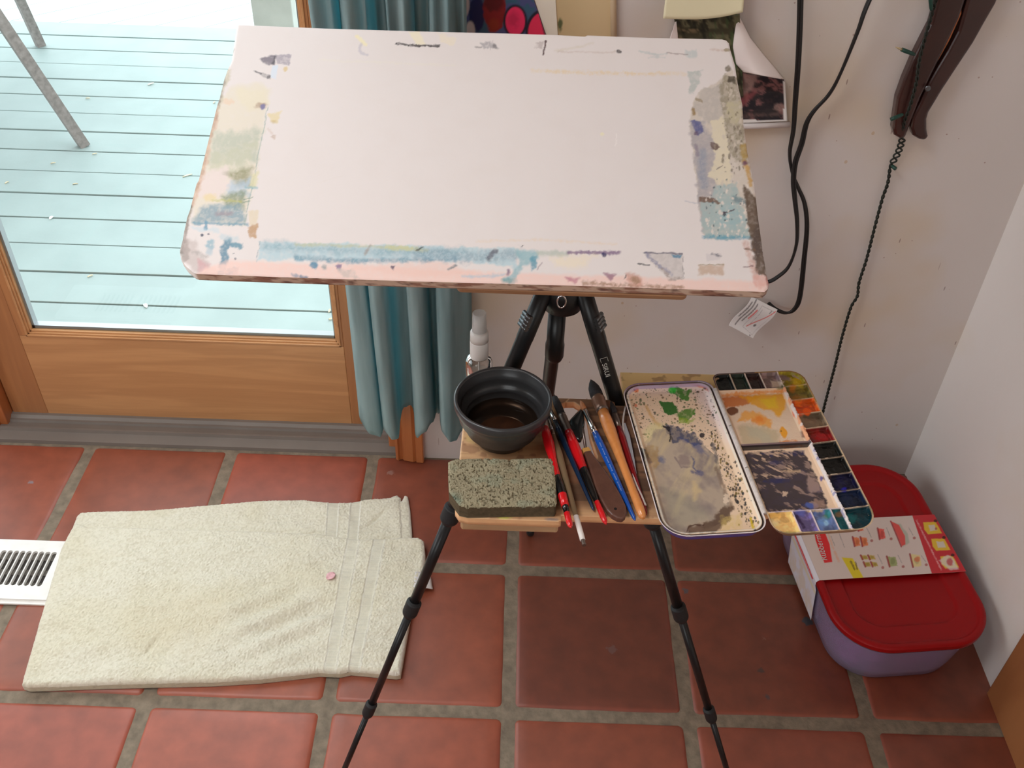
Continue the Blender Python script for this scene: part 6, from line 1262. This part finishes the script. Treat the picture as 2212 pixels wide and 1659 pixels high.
# ================================================================= ON THE WALL
def on_wall(px, py, off=0.0): return U(px, py, 1, YW - off)
def wallsheet(name, pts, off, colf, mtl, label, cat, thick=.0008, res=.0016, group=None):
    P3 = [on_wall(x, y, off) for x, y in pts]; pl_ = [(p[0], p[2]) for p in P3]
    o = plate(name, pl_, res, (0, YW - off, 0), (1, 0, 0), (0, 0, 1), (0, -1, 0), mtl, None, col=colf, thick=thick, side_rows=1)
    return tag(o, label, cat, group)
WREF = (205, 190, 178)
def flo(Pn, x, y, sd):
    px, py = PR(Pn); c = Cv(px, py, (66, 70, 108), WREF, .8); c.mix(sst(.45, .6, fbm(px * .05, py * .05, 2, 3)), (40, 84, 96), .7)
    c.ell(1030, 30, 17, 38, (16, 22, 66), 1, 3, 2); c.ell(1068, 20, 24, 50, (120, 24, 26), .98, 3, 3); c.ell(1066, 0, 22, 26, (70, 14, 20), .8, 8, 6); c.ell(1066, 54, 13, 14, (130, 44, 24), .8, 8, 3)
    c.ell(1113, 46, 26, 36, (26, 24, 34), .95, 3); c.ell(1113, 46, 21, 31, (206, 44, 84), 1, 2); c.ell(1110, 42, 10, 14, (150, 24, 54), .5, 10, 4); c.ell(1170, 62, 34, 44, (26, 24, 34), .95, 3, rot=.3); c.ell(1166, 62, 24, 36, (200, 44, 76), 1, 2, rot=.3)
    c.ell(1016, 66, 10, 20, (196, 176, 170), .9, 3); c.ell(1000, 10, 14, 30, (196, 176, 170), .9, 3); c.ell(1110, -30, 40, 26, (60, 110, 120), .8, 6, 5); c.poly([(1143, -60), (1150, -60), (1185, 80), (1176, 80)], (40, 40, 46), .7, 2)
    c.ell(1050, -70, 26, 30, (190, 50, 70), .9, 4); c.ell(1020, -110, 30, 30, (40, 60, 110), .9, 4); c.ell(1090, -120, 30, 40, (150, 40, 50), .9, 4)
    return c.c
wallsheet('floral_painting', [(1006, 150), (1006, -190), (1090, -190), (1153, 0), (1200, 140)], .0060, flo, M['print'], 'painting of pink and dark red petals on blue, behind the board top edge', 'painting', thick=.004)
solid = lambda col, ref=WREF, n=.06: (lambda Pn, x, y, sd: np.tile(alb(col, ref), (len(x), 1)) * (1 - n + 2 * n * fbm(x * 20, y * 20, 4, 3)[:, None]))
wallsheet('paper_sheet', [(1155, 0), (1090, -190), (1188, -190), (1209, 140), (1201, 140)], .0030, solid((206, 196, 180)), M['matte'], 'pale grey paper strip just right of the floral painting', 'paper')
def yel(Pn, x, y, sd):
    px, py = PR(Pn); c = Cv(px, py, (184, 160, 122), WREF, .8); c.mix(sst(1290, 1200, px) * .4, (160, 138, 100)); c.ell(1210, 52, 5, 14, (50, 66, 36), .9, 3, 2); return c.c
wallsheet('yellowed_paper', [(1203, 140), (1186, -190), (1316, -190), (1322, 140)], .0016, yel, M['matte'], 'yellowed paper sheet pinned flat behind the top edge of the board', 'paper')
b = MB(); a_ = on_wall(1327, 140, .004); c_ = on_wall(1326, -190, .004)
b.tube([a_, on_wall(1325, 20, .004), c_], .0052, 12); o = b.build('paper_roll_edge', mat('tan_paper', (.56, .42, .27), .6)); tag(o, 'thin tan rolled paper edge standing upright against the wall', 'paper')
def grn(Pn, x, y, sd):
    px, py = PR(Pn); c = Cv(px, py, (58, 56, 40), WREF, .8); c.mix(sst(.45, .65, fbm(px * .09, py * .09, 2, 4)), (104, 100, 74), .8); c.mix(sst(.5, .65, fbm(px * .14, py * .05, 12, 4)), (20, 24, 16), .9)
    c.mix(sst(.6, .7, fbm(px * .2, py * .04, 22, 3)) * (px > 1520), (66, 84, 52), .7); c.mix(sst(.6, .72, fbm(px * .06, py * .12, 32, 3)) * (px < 1510), (130, 112, 84), .7); return c.c
# curled photograph prints
def curved(name, corner, nu, nv, fcol, mtl, label, parent=None, cat='photo', thick=.0005):
    """corner(u,v) -> point"""
    Pg = np.array([[corner(i / (nu - 1), j / (nv - 1)) for j in range(nv)] for i in range(nu)]); pn = Pg.reshape(-1, 3)
    c = fcol(pn).reshape(nu, nv, 3); o = cloth_grid(name, Pg, mtl, parent, thick=thick, col=c)
    if label: tag(o, label, cat)
    return o
def qd(p00, p10, p01, p11, bulge=lambda u, v: 0.0):
    def f(u, v):
        x = (p00[0] * (1 - u) + p10[0] * u) * (1 - v) + (p01[0] * (1 - u) + p11[0] * u) * v; y = (p00[1] * (1 - u) + p10[1] * u) * (1 - v) + (p01[1] * (1 - u) + p11[1] * u) * v
        return on_wall(x, y, .004 + bulge(u, v))
    return f
ph = empty('landscape_print', tuple(on_wall(1520, 100, .004)), 'curling print of dark green trees peeling off the wall behind the board corner', 'photo')
curved('printed_image', qd((1455, 36), (1598, 30), (1490, 200), (1606, 210), lambda u, v: .004 + .010 * max(0, u - .75) * 4 * .5), 40, 40, lambda pn: grn(pn, pn[:, 0], pn[:, 2], None), M['print'], None, ph)
wt = lambda pn: np.tile(alb((206, 192, 186), WREF), (len(pn), 1))
curved('margin', qd((1458, 48), (1461, 46), (1432, 130), (1470, 130), lambda u, v: .008), 8, 12, wt, M['matte'], None, ph)
def curl(u, v):   # white back of the sheet rolling over towards the room
    xe = [(1594, 36), (1588, 62), (1583, 100), (1590, 138), (1606, 156)]; ye = [(1597, 36), (1622, 84), (1650, 118), (1676, 148), (1694, 172)]
    k = v * 4; i = min(int(k), 3); f_ = k - i; a = np.array(xe[i]) * (1 - f_) + np.array(xe[i + 1]) * f_; c = np.array(ye[i]) * (1 - f_) + np.array(ye[i + 1]) * f_; p = a * (1 - u) + c * u
    return on_wall(p[0], p[1], .010 + .030 * v * math.sin(math.pi * min(1, u * .9 + .1)) ** .8)
o = curved('curled_back', curl, 26, 26, wt, M['matte'], None, ph)
def rock(Pn, x=None, y=None, sd=None):
    px, py = PR(Pn); c = Cv(px, py, (40, 36, 38), WREF, .8); c.mix(sst(.42, .6, fbm(px * .05, py * .07, 2, 4)), (26, 26, 32), .9); c.mix(sst(.52, .68, fbm(px * .08, py * .12, 12, 4)), (120, 82, 80), .85)
    c.poly([(1590, 165), (1640, 160), (1630, 190), (1600, 215), (1590, 200)], (150, 120, 112), .7, 8, 8, .1, tex=.3); c.poly([(1590, 215), (1630, 192), (1640, 200), (1600, 230)], (126, 64, 66), .7, 6, 6, .1); c.ell(1670, 215, 26, 16, (18, 20, 26), .9, 8, 6); c.ell(1685, 232, 12, 8, (140, 112, 104), .7, 4, 4, tex=.3); c.line([(1600, 250), (1690, 246)], 6, (96, 76, 70), .6, 5, 5, .15, tex=.5); c.mix(((px > 1693) | (py > 259)) * 1.0, (212, 200, 194))
    return c.c
rk = empty('rock_print', tuple(on_wall(1650, 210, .004)), 'print of dark rocks in water, low on the wall right of the board', 'photo')
curved('printed_image', qd((1560, 150), (1696, 172), (1560, 268), (1701, 262), lambda u, v: .004 + .012 * max(0, .3 - v) / .3 * u), 44, 36, rock, M['print'], None, rk)
b = MB(); b.tube([on_wall(1560, 274, .009), on_wall(1640, 272, .009), on_wall(1706, 269, .009)], .0048, 14); b.build('rolled_margin', mat('white_paper', (.66, .60, .58), .6), rk)
# sheet bulging out above the prints
def up_sheet(u, v):
    px = 1440 + 165 * u - 8 * v * (1 - u); bot = 40 + 3 * math.sin(u * 3.1) - 14 * u ** 3; top = -190
    py = top * (1 - v) + bot * v; return on_wall(px + (1 - v) * 20, py, .004 + .028 * v ** 2)
o = curved('cream_paper', up_sheet, 30, 30, lambda pn: np.tile(alb((192, 180, 148), WREF), (len(pn), 1)), M['matte'], 'cream sheet of paper lifting from the wall above the tree print', None, 'paper', .0006)

# ---- black lamp flex with its warning tag
M['flex'] = mat('black_flex', (.010, .009, .009), .45)
cord = empty('electric_cord', tuple(on_wall(1716, 385, .01)), 'black twin electric cord hanging in loops down the wall with a white tag', 'cord')
s1 = [(1730, -160), (1729, 0), (1725, 120), (1718, 220), (1714, 280), (1706, 330), (1711, 372), (1724, 405), (1738, 440), (1743, 490), (1737, 560), (1728, 640), (1716, 668), (1698, 676), (1676, 668), (1660, 655)]
s2 = [(1960, -170), (1878, 0), (1852, 70), (1815, 160), (1790, 205), (1758, 240), (1742, 268), (1732, 310), (1718, 352), (1714, 392), (1717, 430), (1722, 480), (1720, 530), (1704, 575), (1680, 598), (1655, 610), (1600, 618), (1540, 600)]
for k, s_ in enumerate((s1, s2)):
    pts = [on_wall(x, y, .010 + .004 * k + (.012 if k == 0 else .02) * (.5 + .5 * math.sin(y * .012 + k))) for x, y in s_]
    b = MB(); sp_ = spline(pts, 8); w0 = .0052
    for sg in (-1, 1):
        q = [np.array(p) + np.array([sg * .0023 * math.cos(i * .035 + k), -abs(.0014 * math.sin(i * .035 + k)) * sg, 0]) for i, p in enumerate(sp_)]; b.tube(q, .0027, 10)
    b.build('flex_strand', M['flex'], cord)
def tagf(u, v):
    a, c, d, e = (1622, 640), (1678, 668), (1577, 704), (1629, 732)
    p = (np.array(a) * (1 - u) + np.array(c) * u) * (1 - v) + (np.array(d) * (1 - u) + np.array(e) * u) * v; wv = math.sin(v * 5.2 + .4)
    return on_wall(p[0] + 4 * wv, p[1] + 1.5 * wv, .026 + .007 * wv)
def tagc(pn):
    n1, n2 = 60, 60; uu, vv = np.meshgrid(np.linspace(0, 100, n1), np.linspace(0, 100, n2), indexing='ij'); c = Cv(uu, vv, (214, 208, 206), WREF, .8)
    r = np.random.default_rng(2)
    for (u0, w_, a0, a1) in ((9, 4.5, 14, 62), (19, 4.5, 2, 88), (30, 4.5, 12, 70)):
        c.line([(u0, a0), (u0, a1)], w_, (110, 106, 106), .9, 1.5, 1.5, .9)
    c.line([(40, 28), (40, 56)], 5, (214, 96, 96), .9, 1.5, 1, .8); c.line([(96, 8), (56, 78)], 3, (196, 70, 64), .95, 1.2)
    c.line([(46, 10), (46, 84), (92, 92), (92, 10), (46, 10)], 1, (150, 146, 144), .7, 1); c.line([(54, 20), (60, 70)], 1.3, (120, 116, 116), .7, 1, 1, .5, tex=.4); c.line([(84, 12), (82, 20)], 3, (90, 86, 88), .8, 1.5); c.ell(76, 66, 4, 4, (90, 86, 88), .85, 1.5, 1); c.line([(84, 96), (86, 97)], 3, (60, 56, 60), .9, 1)
    return c.c.reshape(-1, 3)
Pg = np.array([[tagf(i / 59, j / 59) for j in range(60)] for i in range(60)])
cloth_grid('warning_tag', Pg, mat('tag_vinyl', attr=True, rough=.35), cord, thick=.0006, col=tagc(None).reshape(60, 60, 3))['label'] = 'white printed warning tag'

# ---- dark wooden antler-like slab with a string of lights over it
M['slab'] = wood('stained_slab', (.022, .006, .005), (.046, .012, .009), (9, 30, 9), .28, .5, 2)
M['split'] = mat('raw_split', (.36, .11, .03), .5)
slab = empty('wooden_slab', tuple(on_wall(1990, 200, .02)), 'split dark red stained wood slab hung on the wall above the red-lidded box', 'wood')
Lp = [(2040, -120), (2015, 0), (2003, 45), (1985, 80), (1965, 120), (1946, 165), (1932, 205), (1926, 245), (1923, 270), (1926, 283), (1938, 290), (1950, 289), (1956, 270), (1966, 245), (1984, 200), (2003, 160), (2025, 115), (2045, 75), (2066, 30), (2076, 0), (2110, -120)]
Rp = [(2112, -120), (2079, 0), (2062, 60), (2040, 102), (2016, 142), (2000, 170), (1980, 215), (1964, 245), (1961, 266), (1966, 284), (1980, 292), (1994, 294), (1999, 285), (1996, 270), (1996, 248), (2000, 234), (2012, 214), (2030, 184), (2062, 135), (2095, 85), (2120, 40), (2143, 0), (2190, -120)]
for nme, pp in (('slab_half', Lp), ('slab_half', Rp)):
    pts = [on_wall(x, y, .006) for x, y in pp]; b = MB(); b.prism([(p[0], p[2]) for p in pts], lambda p: np.array([p[0], YW - p[2], p[1]]), .0005, .024); o = b.build(nme, M['slab'], slab, bevel=.005, seg=3); fix_normals(o)
b = MB(); cr = [(2078, -100), (2072, 30), (2048, 84), (2024, 128), (1998, 170), (1978, 214), (1966, 240)]
b.tube([on_wall(x, y, .020) for x, y in cr], [.0030, .0032, .0030, .0028, .0034, .0036, .0030], 8); b.build('split_edge', M['split'], slab)
c = on_wall(2004, 191, .0295); b = MB(); b.lathe(c, c + np.array([0, -1., 0]), [(0, .0050, 0), (.0008, .0050, 0), (.0012, .0030, 0)], 18); b.build('screw', M['grey_metal'], slab)
M['wire'] = mat('green_wire', (.010, .014, .009), .5); M['socket'] = mat('green_socket', (.010, .050, .036), .45); M['bulb'] = mat('clear_bulb', (.55, .42, .22), .2, trans=.3)
lights = empty('string_lights', tuple(on_wall(1950, 290, .03)), 'string of unlit mini lights on twisted green wire down the wall', 'lights')
path = [(2060, -120), (2022, 0), (2010, 40), (1996, 90), (1985, 135), (1980, 175), (1970, 215), (1962, 240), (1954, 262), (1950, 285), (1948, 305), (1940, 330), (1929, 350), (1923, 362), (1918, 395), (1906, 430), (1890, 490), (1872, 560), (1856, 610), (1852, 640), (1838, 665), (1820, 725), (1804, 790), (1788, 850), (1776, 900), (1768, 960)]
cps = spline([on_wall(x, y, .034 if y < 250 else max(.008, .034 - (y - 250) * .0004)) for x, y in path], 26)
seglen = np.cumsum([0] + [float(np.linalg.norm(np.array(cps[i + 1]) - cps[i])) for i in range(len(cps) - 1)])
for sgn in (0, math.pi):
    b = MB(); q = []
    for i, p in enumerate(cps):
        a_ = seglen[i] / .0105 * math.pi + sgn; px, py = PR(np.array(p)); wdt = .0018 + (.0034 if 300 < py < 352 else 0)
        q.append(np.array(p) + np.array([math.cos(a_) * wdt, math.sin(a_) * .0012, 0]))
    b.tube(q, .0016, 7); b.build('wire', M['wire'], lights)
for (x0, y0, x1, y1, bulb) in ((1976, 118, 1948, 107, 1), (1951, 247, 1924, 258, 0), (2012, 22, 2010, -8, 0), (1925, 352, 1932, 360, 0)):
    a = on_wall(x0, y0, .036); c = on_wall(x1, y1, .040 if y1 < 300 else .010); 
    if y0 > 300: a = on_wall(1926, 358, .010); c = a + np.array([.006, -.008, -.002])
    L_ = float(np.linalg.norm(c - a)); b = MB(); b.lathe(a, c, [(0, .0022, 0), (L_ * .15, .0030, 0), (L_ * .7, .0034, 0), (L_, .0032, 0)], 14); so = b.build('socket', M['socket'], lights)
    if bulb: b = MB(); b.lathe(c, c + (c - a), [(0, .0022, 0), (.006, .0018, 0), (.013, .0003, 0)], 12); b.build('bulb', M['bulb'], so)
